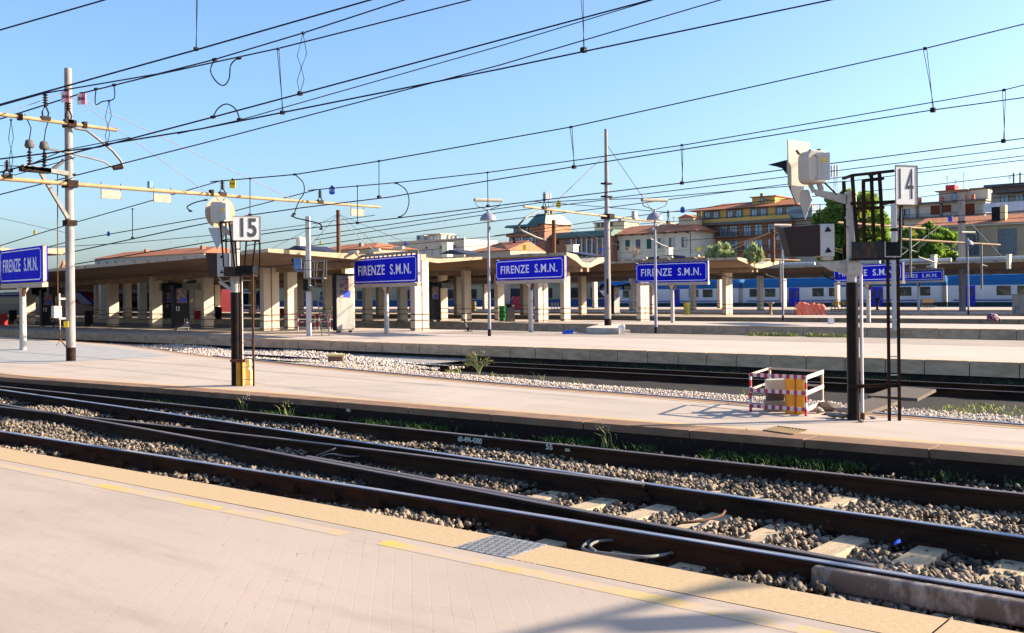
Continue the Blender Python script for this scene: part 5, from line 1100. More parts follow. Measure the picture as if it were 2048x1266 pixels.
copper = seamed('green_copper', (.045, .12, .10), (.07, .15, .12)); copperS = seamed('painted_sunlit_copper', (.38, .33, .22), (.30, .28, .20))  # copperS is copper with sunlight painted in, for the tower's sunward slope
frameW = M('window_frame_white', (.6, .6, .58), .5); frameD = M('window_frame_dark', (.03, .03, .035), .5); shutG = M('green_shutter', (.012, .10, .075), .6); shutR = M('red_brown_shutter', (.16, .035, .015), .6, var=.2, scale=5, stretch=(8, 1, 1))
antm = M('antenna_grey', (.30, .29, .3), .5, .3)
class B:
    def __init__(s, label, Y, px0, cat='building', name='building'):
        s.Y = Y; s.o = Vector((atY(px0, 560, Y).x, Y, -.8)); s.t = T(name, label, cat, s.o)
    def X(s, px, Y=None): return atY(px, 560, Y or s.Y).x*1.-s.o.x
    def Z(s, px, py, Y=None): return atY(px, py, Y or s.Y).z-s.o.z
    def box(s, nm, x0, x1, y0, y1, z0, z1, m): return MB().box(x0, x1, y0, y1, z0, z1).build(nm, m, s.t)
    def win(s, x, z, w, h, fm, pm, mull=1, y=0., blinds=None, nm='window'):
        mb = MB(); e = .07; mb.box(x-w/2-e, x+w/2+e, y-.10, y-.0, z+h/2, z+h/2+e); mb.box(x-w/2-e, x+w/2+e, y-.12, y, z-h/2-e, z-h/2); mb.box(x-w/2-e, x-w/2, y-.10, y, z-h/2, z+h/2); mb.box(x+w/2, x+w/2+e, y-.10, y, z-h/2, z+h/2)
        for i in range(mull): c = x-w/2+w*(i+1)/(mull+1); mb.box(c-.035, c+.035, y-.09, y-.035, z-h/2, z+h/2)
        f = mb.build(nm, fm, s.t); MB().box(x-w/2, x+w/2, y-.03, y-.01, z-h/2, z+h/2).build('pane', pm, f); return f
    def antenna(s, x, y, z0, h, n=4):
        mb = MB().tube([(x, y, z0), (x, y, z0+h)], .06, 5)
        for i in range(n): mb.tube([(x-.5+.06*i, y, z0+h*(.95-.1*i)), (x+.5-.06*i, y, z0+h*(.95-.1*i))], .03, 4)
        mb.build('antenna', antm, s.t)
def hip(s, nm, x0, x1, y0, y1, z, h, m, ov=.6, run=None):
    r = run or (y1-y0)/2; x0 -= ov; x1 += ov; y0 -= ov; y1 += ov; ym = (y0+y1)/2
    MB().add([(x0, y0, z), (x1, y0, z), (x1, y1, z), (x0, y1, z), (x0+r, ym, z+h), (x1-r, ym, z+h)], [(0, 1, 5, 4), (1, 2, 5), (2, 3, 4, 5), (3, 0, 4), (3, 2, 1, 0)]).build(nm, m, s.t)
# orange roofed blocks at the left
b = B('pale block with an orange hipped roof and aerials, behind the nearest canopy at the left', 150, 190); x1 = b.X(408); z = b.Z(190, 518)
b.box('wall', 0, x1, 0, 14, 0, z, plaster('wall_pale_left', (.50, .42, .34))); hip(b, 'roof', 0, x1, 0, 14, z, 2.0, terra, run=5)
for px in (302, 356): b.antenna(b.X(px), 6, z+1.5, 2.6, 3)
for px in (264, 376): b.box('chimney', b.X(px)-.5, b.X(px)+.5, 4, 5, z+.6, z+2.2, brickM)
for i in range(12): b.win(x1*(i+.5)/12, z-1.6, 1.1, 1.5, frameW, shutG)
b = B('low house with a shallow orange hipped roof behind the dark roof pole', 140, 622); x1 = b.X(748); z = b.Z(622, 503)
b.box('wall', 0, x1, 0, 12, 0, z, plaster('wall_ochre_left', (.48, .36, .24))); hip(b, 'roof', 0, x1, 0, 12, z, 1.5, terra, run=5.5); b.box('chimney', b.X(706)-.4, b.X(706)+.4, 2, 2.8, z+.5, z+1.4, conc)
for i in range(6): b.win(x1*(i+.5)/6, z-1.5, 1, 1.4, frameW, shutG)
# long cream building
b = B('long cream building with a roof terrace, pavilion and plant boxes on top', 220, 778); x1 = b.X(929); z0, z1 = b.Z(778, 489), b.Z(929, 475.5); z = (z0+z1)/2
pc = plaster('wall_cream_long', (.60, .48, .36)); b.box('wall', 0, x1, 0, 15, 0, z, pc); b.box('parapet', -.2, x1+.2, -.2, .3, z, z+.35, pc)
for i in range(9): b.win(x1*(i+.6)/9.4, z-3.6, .9, 1.9, frameW, glassblue, 1)
for i in range(5): b.win(x1*(i+.8)/5.4, z-2, .5, .5, frameD, glass, 0, nm='vent_window')
xa, xb_ = b.X(839), b.X(871); zz = z+.3; b.box('pavilion', xa+.6, xb_-.2, 3, 8, zz, zz+1.8, plaster('pavilion_cream', (.62, .56, .44))); b.box('pavilion_roof', xa-.3, xb_+.2, 2, 9, zz+1.8, zz+2.0, pc)
b.win((xa+xb_)/2, zz+.9, 1.0, 1.3, frameW, glassblue, 0, 2.98); b.box('plant_box', b.X(820), b.X(835), 3, 6, zz, zz+1.9, white); b.win(b.X(824), zz+1.1, .9, .9, frameD, glass, 1, 2.98, nm='louvre')
for px, h_ in ((878, 1.2), (886, 1.0), (895, .8)): MB().lathe([(.5, 0), (.5, h_), (.3, h_+.2), (0, h_+.2)], 12, (b.X(px), 4, zz)).build('water_tank', galv, b.t)
mb = MB()
for i in range(25): x = x1*i/24; mb.box(x-.03, x+.03, .1, .16, z+.35, z+1.2)
mb.box(0, x1, .1, .16, z+1.15, z+1.22); mb.build('terrace_railing', antm, b.t)
for px in (853, 869): b.antenna(b.X(px), 5, zz+2., 4, 2)
xg = b.X(929); b.box('side_wing', xg-.5, b.X(976), 14, 22, 0, z-1.2, plaster('wing_cream', (.66, .56, .44)))
b.win(b.X(962), z-2.2, 1.0, .8, frameD, glass, 1, 13.99)
# terracotta roof
b = B('plain terracotta tiled roof between the cream building and the brick tower', 135, 931); x1 = b.X(1021); z = b.Z(931, 505)
b.box('wall', 0, x1, 0, 10, 0, z, plaster('wall_low', (.42, .34, .25))); P_ = [(0, -.5, z), (x1, -.5, z+.1), (x1, 5, z+1.9), (b.X(965), 5, z+1.8), (b.X(960), 4, z+1.1), (2, 3, z+.9)]
MB().add(P_+[(x1, 10, z), (0, 10, z)], [(0, 1, 2, 3, 4, 5), (2, 1, 6), (3, 2, 6, 7), (5, 4, 3, 7), (0, 5, 7)]).build('roof', terraW, b.t); MB().lathe([(.25, 0), (.25, .6), (.4, .7), (.2, 1.0), (0, 1.0)], 10, (b.X(1000), 4, z+1.5)).build('flue', blackp, b.t)
# brick tower with copper roofs
b = B('brick building with a green copper roof and a sunlit square tower', 200, 1019); xt = b.X(1090); zr = b.Z(1019, 456)
yt = (atY(1141, 560, 1).x); yt = (b.o.x+xt)/yt-200
b.box('wall', 0, xt, 0, yt, 0, zr-1.6, brickM); b.box('top_floor', .8, xt-.02, .8, yt-.1, zr-1.6, zr, brickM); b.box('balcony_band', -.5, xt-2.2, -.6, .78, zr-2.3, zr-1.6, M('brick_band', (.36, .15, .09), .9)); b.box('band_sill', -.5, xt-2.2, -.7, .8, zr-1.62, zr-1.5, conc)
for i in range(6): b.win(1.6+i*.98*(xt-4)/6, zr-.75, .85, 1.35, frameD, [glassblue, signwhite, glass][i % 3] if i % 3 != 1 else cream, 1, .8)
for r_ in range(2):
    for i in range(8): b.win(1.2+i*(xt-3.2)/8, zr-3.6-r_*3.3, .8, 1.9, frameD, glassblue if (i*7+r_) % 3 else signwhite, 1)
yr = 4.
MB().prism([(-.7, -.9, zr), (-.7, -.9, zr+.25), (-.7, -.2, zr+.65), (-.7, 3, zr+.85), (-.7, yt, zr+.85), (-.7, yt, zr)], (xt-.7, 0, 0)).build('copper_roof', copper, b.t)
zt = b.Z(1090, 447)
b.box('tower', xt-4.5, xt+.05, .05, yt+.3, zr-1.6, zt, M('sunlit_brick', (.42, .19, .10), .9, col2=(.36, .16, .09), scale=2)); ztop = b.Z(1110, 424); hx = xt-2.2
MB().add([(xt-5.2, -.5, zt), (xt+.6, -.5, zt), (xt+.6, yt+.9, zt), (xt-5.2, yt+.9, zt), (xt-4., 2.0, ztop), (xt-1., 2.0, ztop), (xt-1., yt-2.2, ztop), (xt-4., yt-2.2, ztop)], [(0, 1, 5, 4), (2, 3, 7, 6), (3, 0, 4, 7), (4, 5, 6, 7), (3, 2, 1, 0)]).add([(xt+.6, -.5, zt), (xt+.6, yt+.9, zt), (xt-1., yt-2.2, ztop), (xt-1., 2.0, ztop)], [(0, 1, 2, 3)], 1).build('tower_roof', [copper, copperS], b.t)
for x, y in ((xt-2.2, 4), (xt-2, yt-5)): b.box('roof_unit', x-.5, x+.5, y-.5, y+.5, ztop, ztop+1., conc)
zw = b.Z(1207, 458); xw = b.X(1212); zw2 = zw-1.3
b.box('wing_wall', xt+.05, xw, 3, 12, 0, zw2, brickM); MB().prism([(xt+.06, 2.2, zw2-.2), (xt+.06, 2.3, zw2+.6), (xt+.06, 3.4, zw2+1.3), (xt+.06, 12, zw2+1.5), (xt+.06, 12, zw2-.2)], (xw-xt, 0, 0)).build('wing_roof', copper, b.t)
for i in range(5): b.win(xt+1.6+i*(xw-xt-2)/5, zw2-1.1, 1.2, .8, frameD, glass, 1, 3.)
for i in range(7): b.box('mullion', xt+6+i*1.55, xt+6.25+i*1.55, 2.7, 2.99, 0, zw2-.3, frameW)
for i in range(5): b.win(xt+7.1+i*1.55, zw2-3.4, 1.1, 3.2, frameD, glass, 0, 2.995)
b.box('floor_band', xt+5.5, xw, 2.6, 2.69, zw2-5.3, zw2-5.0, conc)
mb = MB().tube([(b.X(1084), 3, zr+1.4), (b.X(1084), 3, b.Z(1084, 386))], .14, 6)
for s_ in (-.6, 0, .6): mb.box(b.X(1084)+s_-.14, b.X(1084)+s_+.14, 2.8, 3.1, b.Z(1084, 396), b.Z(1084, 385))
mb.build('antenna_mast', antm, b.t)
# cream house with green shutters
b = B('cream house with green shutters under an old tiled roof, right of the tallest mast', 205, 1217); x1 = b.X(1390); z = (b.Z(1217, 473)+b.Z(1390, 459))/2; pw = plaster('wall_house_cream', (.70, .62, .48))
b.box('wall', 0, x1, 0, 11, 0, z, pw)
for zz in (z-4.4, z-5.7): b.box('string_course', 0, x1, -.08, -.002, zz, zz+.14, plaster('string_course', (.50, .45, .37)))
for px, kind in ((1235, 0), (1256, 0), (1277, 2), (1299, 0), (1322, 1), (1344, 1), (1369, 1)):
    x = b.X(px); w_ = b.win(x, z-2.5, 1.05, 2.15, frameD, [shutG, glass, greyt][kind], 0, nm='window')
    if kind == 1: b.box('shutter', x+.05, x+.7, -.2, -.13, z-3.55, z-1.45, white)
for px, kind in ((1235, 3), (1257, 3), (1277, 3), (1300, 3), (1322, 0), (1345, 3), (1370, 0)):
    x = b.X(px); b.win(x, z-7.6, 1.05, 2.1, frameW if kind == 3 else frameD, glass if kind else shutG, 1 if kind else 0); b.box('window_hood', x-.95, x+.95, -.3, 0, z-6.2, z-6.0, conc)
    b.win(x, z-12.4, 1.05, 2.1, frameD, shutG, 0)
hip(b, 'roof', 0, x1, 0, 11, z, 2.3, terraW, 1.2, 4.5)
for i in range(8): b.box('eave_bracket', x1*(i+.4)/8-.2, x1*(i+.4)/8+.2, -.8, 0, z-.35, z-.1, rustmid)
for px in (1224, 1382): MB().tube([(b.X(px), -.1, 0), (b.X(px), -.1, z-.7), (b.X(px)+(.7 if px < 1300 else -.7), -.5, z-.1)], .06, 6).build('drainpipe', rustmid, b.t)
xa, xb_ = b.X(1341), b.X(1371); b.box('attic_room', xa, xb_, 4, 8, z+1.2, z+3.4, plaster('attic_yellow', (.62, .52, .34))); MB().prism([(xa-.4, 3.6, z+3.4), (xb_+.4, 3.6, z+3.4), ((xa+xb_)/2, 3.6, z+4.2)], (0, 4.8, 0)).build('attic_roof', terraW, b.t)
b.box('chimney', b.X(1295)-.3, b.X(1295)+.3, 4.6, 5.2, z+.9, z+2.2, brickM); b.antenna(b.X(1378), 6, z+2.2, 3.4, 3)
for px in (1322, 1290): b.antenna(b.X(px), 6, z+2., 2., 2)
# small dark roofs and pale block between brick building and house
b = B('small pale roof block with two dark chimneys behind the tallest mast', 260, 1190); b.box('wall', 0, b.X(1250), 0, 8, 0, b.Z(1190, 447), plaster('wall_small_block', (.60, .54, .34))); b.box('roof', -.4, b.X(1250)+.4, -.4, 8.4, b.Z(1190, 447), b.Z(1190, 445), conc)
for px in (1232, 1235): MB().tube([(b.X(px), 2, b.Z(1234, 447)), (b.X(px), 2, b.Z(1234, 436))], .22, 8).build('chimney', shutR, b.t)
for i in range(4): b.win(1.5+i*1.6, b.Z(1190, 451), .9, 1., frameD, glass)
# yellow and brick apartment building
b = B('yellow and brick apartment building with a red tiled roof and rows of balconies', 215, 1387); x1 = b.X(1586); zp = (b.Z(1387, 451)+b.Z(1586, 434))/2+.35; py_ = plaster('wall_yellow', (.58, .37, .11)); mpp = x1/(1586-1387)
b.box('wall', 0, x1, 0, 14, 0, zp-1.0, brickM); b.box('side_cheek', -.01, 1.2, -.8, 0, 0, zp-1.2, brickM)
b.box('slab_band', -1.2, x1+.3, -1.5, .2, zp-1.0, zp-.35, M('band_grey', (.14, .13, .12), .8)); b.box('parapet', -.9, x1, -1.4, -1.2, zp-.35, zp+.45, py_); b.box('top_floor', 1.0, x1-.3, 0, 13.5, zp-.35, zp+2.7, py_)
pan = M('window_surround', (.22, .17, .10), .9)
for c in (365, 727, 1103, 1487):
    xc = x1*(c-50)/1550; b.box('surround', xc-2.2, xc+2.2, -.06, -.002, zp+.45, zp+2.65, pan)
    for s_ in (-1, 1): b.win(xc+s_*1.1, zp+1.45, 1.25, 1.6, frameD, glassblue, 1, -.06)
for rw, (zc, hh) in enumerate(((zp-2.5, 2.3), (zp-5.8, 2.1), (zp-9.1, 2.1))):
    for i, c in enumerate((230, 365, 545, 705, 925, 1095, 1295, 1480)):
        xc = x1*(c-50)/1550; wd = 1.2 if i == 0 else 1.9; b.win(xc, zc+(.2 if i == 0 else 0), wd, hh*(.8 if i == 0 else 1), frameD, glassblue, 1 if i in (0, 5) else 2)
        if i in (1, 3, 5, 7): b.box('balcony_recess', xc+.95, xc+1.25, -.05, 0, zc-1.1, zc+1.1, pan)
    for xa, xb_ in ((x1*.085, x1*.50), (x1*.51, x1*.99)):
        b.box('balcony_slab', xa, xb_, -1.2, 0, zc-1.45, zc-1.2, conc)
        mb = MB(); n = 46
        for i in range(n): x = xa+(xb_-xa)*i/(n-1); mb.box(x-.02, x+.02, -1.18, -1.14, zc-1.2, zc-.35)
        mb.box(xa, xb_, -1.19, -1.13, zc-.37, zc-.31); mb.build('balcony_railing', frameD, b.t)
zr = zp+2.7; MB().add([(-1, -1.2, zr), (x1*.56, -1.2, zr), (x1*.56, -.9, zr+.05), (x1+1.2, -.9, zr+.05), (x1+1.2, 14.5, zr), (-1, 14.5, zr), (4.5, 6.5, zr+1.9), (x1-2, 6.5, zr+1.9)], [(0, 1, 2, 3, 7, 6), (3, 4, 7), (4, 5, 6, 7), (5, 0, 6), (0, 5, 4, 3, 2, 1)]).build('roof', terra, b.t)
xa, xb_ = b.X(1494), b.X(1540); b.box('penthouse', xa, xb_, 3, 11, zr+.6, zr+2.5, py_); b.box('penthouse_roof', xa-.4, xb_+.4, 2.6, 11.4, zr+2.5, zr+2.7, terra); b.box('chimney', b.X(1505)-.35, b.X(1505)+.35, 5, 5.7, zr+2.7, zr+3.6, conc); b.win(b.X(1514), zr+1.8, .8, 1, frameD, glassblue, 0, 3.); MB().lathe([(0, -.1), (.45, -.08), (.5, .02), (0, .05)], 12).build('dish', galv, b.t).location = (b.X(1524), 2.7, zr+1.9)
b.box('side_glasshouse', x1-.2, x1+4.8, -.5, 8, zp-.35, zp+2.2, M('glasshouse', (.10, .14, .17), .3, col2=(.25, .32, .36), scale=.8, stretch=(1, 1, 3))); b.box('side_wing', x1, x1+7, 1, 10, 0, zp-.4, plaster('wing_grey', (.36, .33, .29)))
for i in range(3): b.box('side_balcony', x1+.02, x1+6.5, -.4, 1, zp-.9-i*3.1, zp-.6-i*3.1, conc)
# lattice antenna above the tree
p = atY(1671, 372, 190); t = T('antenna_tower', 'slim antenna tower with panel antennas rising above the tree at the right', 'antenna', p); zt = atY(1671, 331, 190).z-p.z; mb = MB()
for a in range(3): mb.tube([(.35*math.cos(a*2.1), .35*math.sin(a*2.1), -20), (.35*math.cos(a*2.1), .35*math.sin(a*2.1), zt)], .05, 5)
for i in range(8): mb.tube([(-.35, 0, zt*i/8), (.35, .1, zt*(i+1)/8)], .035, 4)
mb.build('lattice', antm, t); mb = MB()
for s_ in (-.55, 0, .55): mb.box(s_-.18, s_+.18, -.5, -.3, zt*.45, zt)
mb.build('panel_antenna', signwhite, t)
# pale building at the right
b = B('pale flat roofed building with red brown shutters and a red tank on its roof', 240, 1792); x1 = b.X(1973); z = (b.Z(1830, 411)+b.Z(1973, 400))/2; pl_ = plaster('wall_pale_right', (.60, .56, .48))
b.box('wall', 0, x1, 0, 12, 0, z, pl_); b.box('roof_slab', -.6, x1+.4, -1.5, 12.4, z, z+.35, conc); b.box('balcony_slab', 0, x1, -1.3, 0, z-3.35, z-3.1, conc); mb = MB()
for i in range(70): x = x1*i/69; mb.box(x-.02, x+.02, -1.28, -1.24, z-3.1, z-2.2)
mb.box(0, x1, -1.29, -1.23, z-2.22, z-2.16); mb.build('balcony_railing', frameD, b.t)
for pa, pb, h_ in ((1863, 1881, 2.0), (1886, 1904, 1.6), (1931, 1951, 2.7)): b.box('shutter', b.X(pa), b.X(pb), -.1, 0, z-.45-h_, z-.45, shutR)
for px in (1806, 1815): b.win(b.X(px), z-1.9, 1.2, 2, frameD, glassblue, 1)
for px in (1908, 1962): b.box('plain_panel', b.X(px)-.9, b.X(px)+.9, -.05, -.002, z-2.7, z-.5, cream)
for px in (1836, 1884): b.box('pier', b.X(px)-.25, b.X(px)+.25, -.4, 0, z-3.1, z, conc)
xa, xb_ = b.X(1871), b.X(1926); zz = b.Z(1871, 390); b.box('roof_house', xa, xb_, 3, 10, z+.35, z+2.9, plaster('roof_house_tan', (.56, .42, .32))); b.box('roof_house_slab', xa-.7, xb_+.5, 2.4, 10.5, z+2.9, z+3.1, terra); b.box('roof_house', xb_+.02, b.X(1968), 4, 9, z+.35, z+3.1, plaster('roof_house_cream', (.66, .56, .42))); b.box('roof_house_slab', xb_+.52, b.X(1972), 3.6, 9.5, z+3.1, z+3.3, terra)
b.box('red_tank', b.X(1882), b.X(1901), 4, 7, z+3.1, z+4.4, redp); b.win(b.X(1902), z+1.6, .8, 1.5, frameD, glassblue, 0, 3.)
for px in (1839, 1884, 1930, 1946): b.box('chimney', b.X(px)-.3, b.X(px)+.3, .6, 1.2, z+.35, z+1.6, M('chimney_red', (.50, .12, .06), .8))
for px, h_ in ((1883, 5.5), (1900, 4.5), (1916, 6)): b.antenna(b.X(px), 5, z+3, h_-1.8, 3)
# modern building at the right edge
b = B('modern building with a dark overhanging roof and a white balcony front at the right edge', 225, 1973); x1 = b.X(2048)+18; zt = b.Z(1990, 371); zb = b.Z(1990, 406)
b.box('wall', .4, x1, 2.5, 12, 0, zt-1.2, plaster('wall_grey_modern', (.40, .36, .30))); MB().prism([(0, -1.5, zt), (1.8, 2.4, zt-1.9), (x1, 2.4, zt-1.9), (x1, -1.5, zt+.1), (x1, 10, zt+.15), (.2, 10, zt)], (0, 0, .25)).build('roof', M('roof_dark', (.06, .055, .06), .6), b.t) if False else b.box('roof', 0, x1, -1.5, 12, zt-.5, zt+.1, M('roof_dark', (.10, .095, .10), .6))
b.box('roof_fascia', 1.4, x1, -.5, 2.6, zt-1.6, zt-.51, M('soffit_dark', (.12, .105, .10), .7)); b.box('balcony_front', -.2, x1, -1, -.8, zb-1.9, zb, M('balcony_white', (.62, .60, .66), .5)); b.box('lower_floor', .2, x1, -.6, 2.4, 0, zb-1.95, plaster('lower_cream', (.55, .47, .36)))
for i in range(6): b.win(3+i*2.8, zb+.9, 1.5, 1.5, frameD, glassblue, 1, 2.5)
for px in (2027, 2040): MB().tube([(b.X(px), 1, zt), (b.X(px), 1, zt+2.4)], .18, 8).build('flue', galv, b.t)
b.antenna(b.X(2012), 4, zt, 2.2, 3)
# ochre wall building under the tiled roof
b = B('old ochre building with a brownish tiled roof and tall dark window at the far right', 132, 1838); x1 = b.X(2048)+16; ze = (b.Z(1850, 452)+b.Z(2040, 445))/2; po = plaster('wall_old_ochre', (.40, .31, .20), (.32, .25, .17))
b.box('wall', 0, x1, 0, 10, 0, ze, po); b.box('cornice', -.2, x1, -.45, 0, ze-.25, ze, plaster('cornice', (.50, .46, .38))); MB().add([(-.5, -.6, ze), (x1, -.6, ze), (x1, 4.5, ze+1.3), (-.5, 4.5, ze+1.3), (x1, 10, ze), (-.5, 10, ze)], [(0, 1, 2, 3), (3, 2, 4, 5), (0, 3, 5), (1, 4, 2)]).build('roof', terraW, b.t)
b.win(b.X(2014), ze-2.3, 2.1, 3., M('frame_steel', (.18, .2, .22), .5), M('old_glass', (.13, .15, .17), .3), 2); b.box('pilaster', b.X(1990)-.4, b.X(1990)+.4, -.18, 0, 0, ze-.25, po)
b.win(b.X(1940), ze-2.3, 2.1, 3., M('frame_steel2', (.18, .2, .22), .5), M('old_glass2', (.10, .11, .12), .3), 2)
xc = b.X(1996); b.box('chimney', xc-.8, xc+.15, .6, 1.6, ze, ze+2.0, blackp); b.box('chimney', xc+.16, xc+.75, .6, 1.6, ze, ze+2.2, plaster('chimney_tan', (.60, .46, .25)))
# steeple at far left
p = atY(127, 540, 180); t = T('church_steeple', 'tiny pointed steeple behind the pale left mast', 'steeple', p); MB().box(-1, 1, -1, 1, -6, 1.4).build('shaft', brickM, t); MB().lathe([(1.1, 1.4), (0.05, 4.2), (0, 4.2)], 8).build('spire', terra, t)
# ------------------------------------------------------------------ trees
def leafmat(name, a, b_, c_):
    m, nt, bs = newmat(name); at_ = nd(nt, 'ShaderNodeAttribute', attribute_name='tone'); col = mixc(nt, at_.outputs['Fac'], a, b_); nt.links.new(col, bs.inputs['Base Color']); bs.inputs['Roughness'].default_value = .6
    tr = nd(nt, 'ShaderNodeBsdfTranslucent'); nt.links.new(mixc(nt, .5, c_, c_), tr.inputs['Color']); mx = nd(nt, 'ShaderNodeMixShader'); mx.inputs[0].default_value = .38
    nt.links.new(bs.outputs[0], mx.inputs[1]); nt.links.new(tr.outputs[0], mx.inputs[2]); nt.links.new(mx.outputs[0], nt.nodes['Material Output'].inputs['Surface']); return m
leafG = leafmat('tree_leaves', (.045, .10, .012), (.15, .25, .03), (.26, .40, .03)); leafB = leafmat('bush_leaves', (.22, .27, .12), (.42, .46, .26), (.4, .46, .16))
barkM = M('bark', (.10, .075, .05), .9, bmp=.5)
def leaves(name, C, R_, n, size, mat, parent, elong=1.6, up=0.):
    """leaf-sized faces round clump centres C with clump radii R_"""
    C = np.array(C); k = rng.integers(0, len(C), n); d = rng.normal(size=(n, 3)); d /= np.linalg.norm(d, axis=1)[:, None]
    P = C[k]+d*(np.array(R_)[k]*rng.uniform(.45, 1.05, n))[:, None]; a = rng.normal(size=(n, 3)); a[:, 2] += up; a /= np.linalg.norm(a, axis=1)[:, None]
    b_ = np.cross(a, rng.normal(size=(n, 3))); b_ /= np.linalg.norm(b_, axis=1)[:, None]; s_ = rng.uniform(size*.6, size*1.3, n)[:, None]
    V = np.stack([P-a*s_*elong*.5, P+b_*s_*.4, P+a*s_*elong*.5, P-b_*s_*.4], 1).reshape(-1, 3); Fc = np.arange(4*n, dtype=np.int32)
    me = bpy.data.meshes.new(name); me.vertices.add(4*n); me.vertices.foreach_set('co', V.ravel()); me.loops.add(4*n); me.loops.foreach_set('vertex_index', Fc); me.polygons.add(n)
    me.polygons.foreach_set('loop_start', np.arange(0, 4*n, 4, dtype=np.int32)); me.polygons.foreach_set('loop_total', np.full(n, 4, np.int32)); at_ = me.attributes.new('tone', 'FLOAT', 'POINT')
    tone = np.clip(rng.uniform(0, 1, len(C))[k]*.6+rng.uniform(0, .4, n), 0, 1); at_.data.foreach_set('value', np.repeat(tone, 4)); me.update(calc_edges=True); me.materials.append(mat)
    o = bpy.data.objects.new(name, me); COL.objects.link(o); o.parent = parent; return o
def tree(px, pyt, pyb, wpx, Y, label, n, nc=60):
    b = atY(px, 600, Y); b.z = -.8; t = T('broadleaf_tree', label, 'tree', b); k = ppm(b); zt = atY(px, pyt, Y).z+.8; zb = atY(px, pyb, Y).z+.8; rx = wpx/k/2; rz = (zt-zb)/2; zc = (zt+zb)/2; C = []; R_ = []
    while len(C) < nc:
        p = rng.uniform(-1, 1, 3)
        if .25 < np.linalg.norm(p) < 1: C.append((p[0]*rx*.84, p[1]*rx*.7, zc+p[2]*rz*.84)); R_.append(rng.uniform(.13, .26)*rx)
    mb = MB().tube([(0, 0, 0), (.1, 0, zb*.6), (0, .1, zc)], [.45, .35, .15], 10)
    for i in range(9): c = C[i]; mb.tube([(0, .05, zb*.7+i*.2), (c[0]*.5, c[1]*.5, (zb+c[2])/2), c], [.16, .1, .04], 6)
    mb.build('trunk', barkM, t); leaves('crown', C, R_, n, .40, leafG, t)
tree(1700, 360, 560, 165, 128, 'large leafy green tree rising behind signal 14', 24000, 90)
tree(1855, 436, 560, 130, 124, 'lower leafy green tree between signal 14 and the square mast', 14000, 60)
tree(1770, 470, 570, 110, 121, 'smallest leafy tree filling the gap between the two larger crowns', 8000, 34)
def bush(px, pyt, pyb, wpx, Y, label, n, mat):
    b = atY(px, pyb+4, Y); t = T('roof_bush', label, 'bush', b); k = ppm(b); hh = (pyb-pyt)/k; rx = wpx/k/2; C = []; R_ = []; mb = MB()
    for i in range(44):
        a = rng.uniform(0, 6.28); r_ = rx*rng.uniform(.05, 1.05); zz = hh*(1-.6*(r_/rx)**1.6)*rng.uniform(.5, 1.1); p = (r_*math.cos(a), r_*math.sin(a)*.7, zz); q0 = (p[0]*.45, p[1]*.45, 0)
        mb.tube([q0, (p[0]*.75, p[1]*.75, zz*.5), p], [.03, .02, .008], 5)
        for f in (.2, .4, .6, .8, .97): C.append((p[0]*(.45+.55*f), p[1]*(.45+.55*f), zz*f)); R_.append(.10+.10*(1-f))
    mb.build('stems', barkM, t); leaves('leaves', C, R_, n, .17, mat, t, 3.2, 1.6)
bush(1440, 482, 514, 58, 64, 'larger pale green bush growing on a canopy roof before the yellow building', 3600, leafB)
bush(1507, 488, 516, 42, 65, 'smaller pale green bush growing on a canopy roof before the yellow building', 2200, leafB)
b = atY(1270, 518, 63); t = T('roof_bush', 'bare dry bush on the canopy roof before the cream house', 'bush', b); mb = MB()
for i in range(34):
    a = random.uniform(0, 6.28); r_ = random.uniform(.2, .8); z = random.uniform(.4, .95); p = Vector((r_*math.cos(a), r_*.6*math.sin(a), z)); q_ = p*.5+Vector((random.uniform(-.1, .1), 0, .05)); mb.tube([(0, 0, 0), q_, p], [.022, .016, .012], 4)
    for j in range(3): mb.tube([p*.75, p+Vector((random.uniform(-.25, .25), random.uniform(-.2, .2), random.uniform(-.15, .2)))], .009, 4)
mb.build('twigs', M('dry_twig', (.28, .24, .2), .9), t)
# ------------------------------------------------------------------ weeds
def blades(name, pts, mat, label, cat, hmin, hmax, per, w=.008, spread=.05, stuff=True, parent=None):
    mb = MB()
    for p in pts:
        for _ in range(per):
            a = random.uniform(0, 6.283); h = random.uniform(hmin, hmax); b_ = Vector((p[0]+random.gauss(0, spread), p[1]+random.gauss(0, spread), p[2])); d = Vector((math.cos(a), math.sin(a), 0)); s_ = Vector((-d.y, d.x, 0))*w; m_ = b_+d*h*.2+Vector((0, 0, h*.6)); e = b_+d*h*random.uniform(.4, .8)+Vector((0, 0, h*random.uniform(.7, 1.)))
            mb.add([b_-s_, b_+s_, m_+s_*.8, m_-s_*.8, e], [(0, 1, 2, 3), (3, 2, 4)])
    o = mb.build(name, mat, parent, keep=True)
    if stuff: S(o, 'stuff')
    if parent is None: tag(o, label, cat)
    return o
pts = []
while len(pts) < 380:
    x = random.uniform(-19, 1); c = math.sin(x*2.1)+math.sin(x*5.3+1)*.7+.5*math.sin(x*.9)
    if random.random() < .25+.4*c: pts.append((x, fB(x)-.12-abs(random.gauss(0, .16)), -.27))
blades('weeds', pts, grassM, 'green weeds growing along the foot of the island platform wall', 'weeds', .03, .12, 16, .007, .06)
pts = []
while len(pts) < 420:
    x = random.uniform(-30, -2); c = math.sin(x*1.1)+math.sin(x*2.7)
    if random.random() < .3+.3*c: pts.append((x, 25.95-abs(random.gauss(0, .2)), -.64))
blades('weeds', pts, grassM, 'green weeds along the foot of the second platform wall', 'weeds', .05, .28, 14, .012, .10)
pts = [(x, fD(x)+random.uniform(1.2, 3.0), zmound(x, fD(x)+2)+.0) for x in [random.uniform(-27, -7) for _ in range(46)]]
blades('weeds', pts, grassY, 'sparse sunlit weeds on the pale gravel bank', 'weeds', .05, .2, 9, .008, .06)
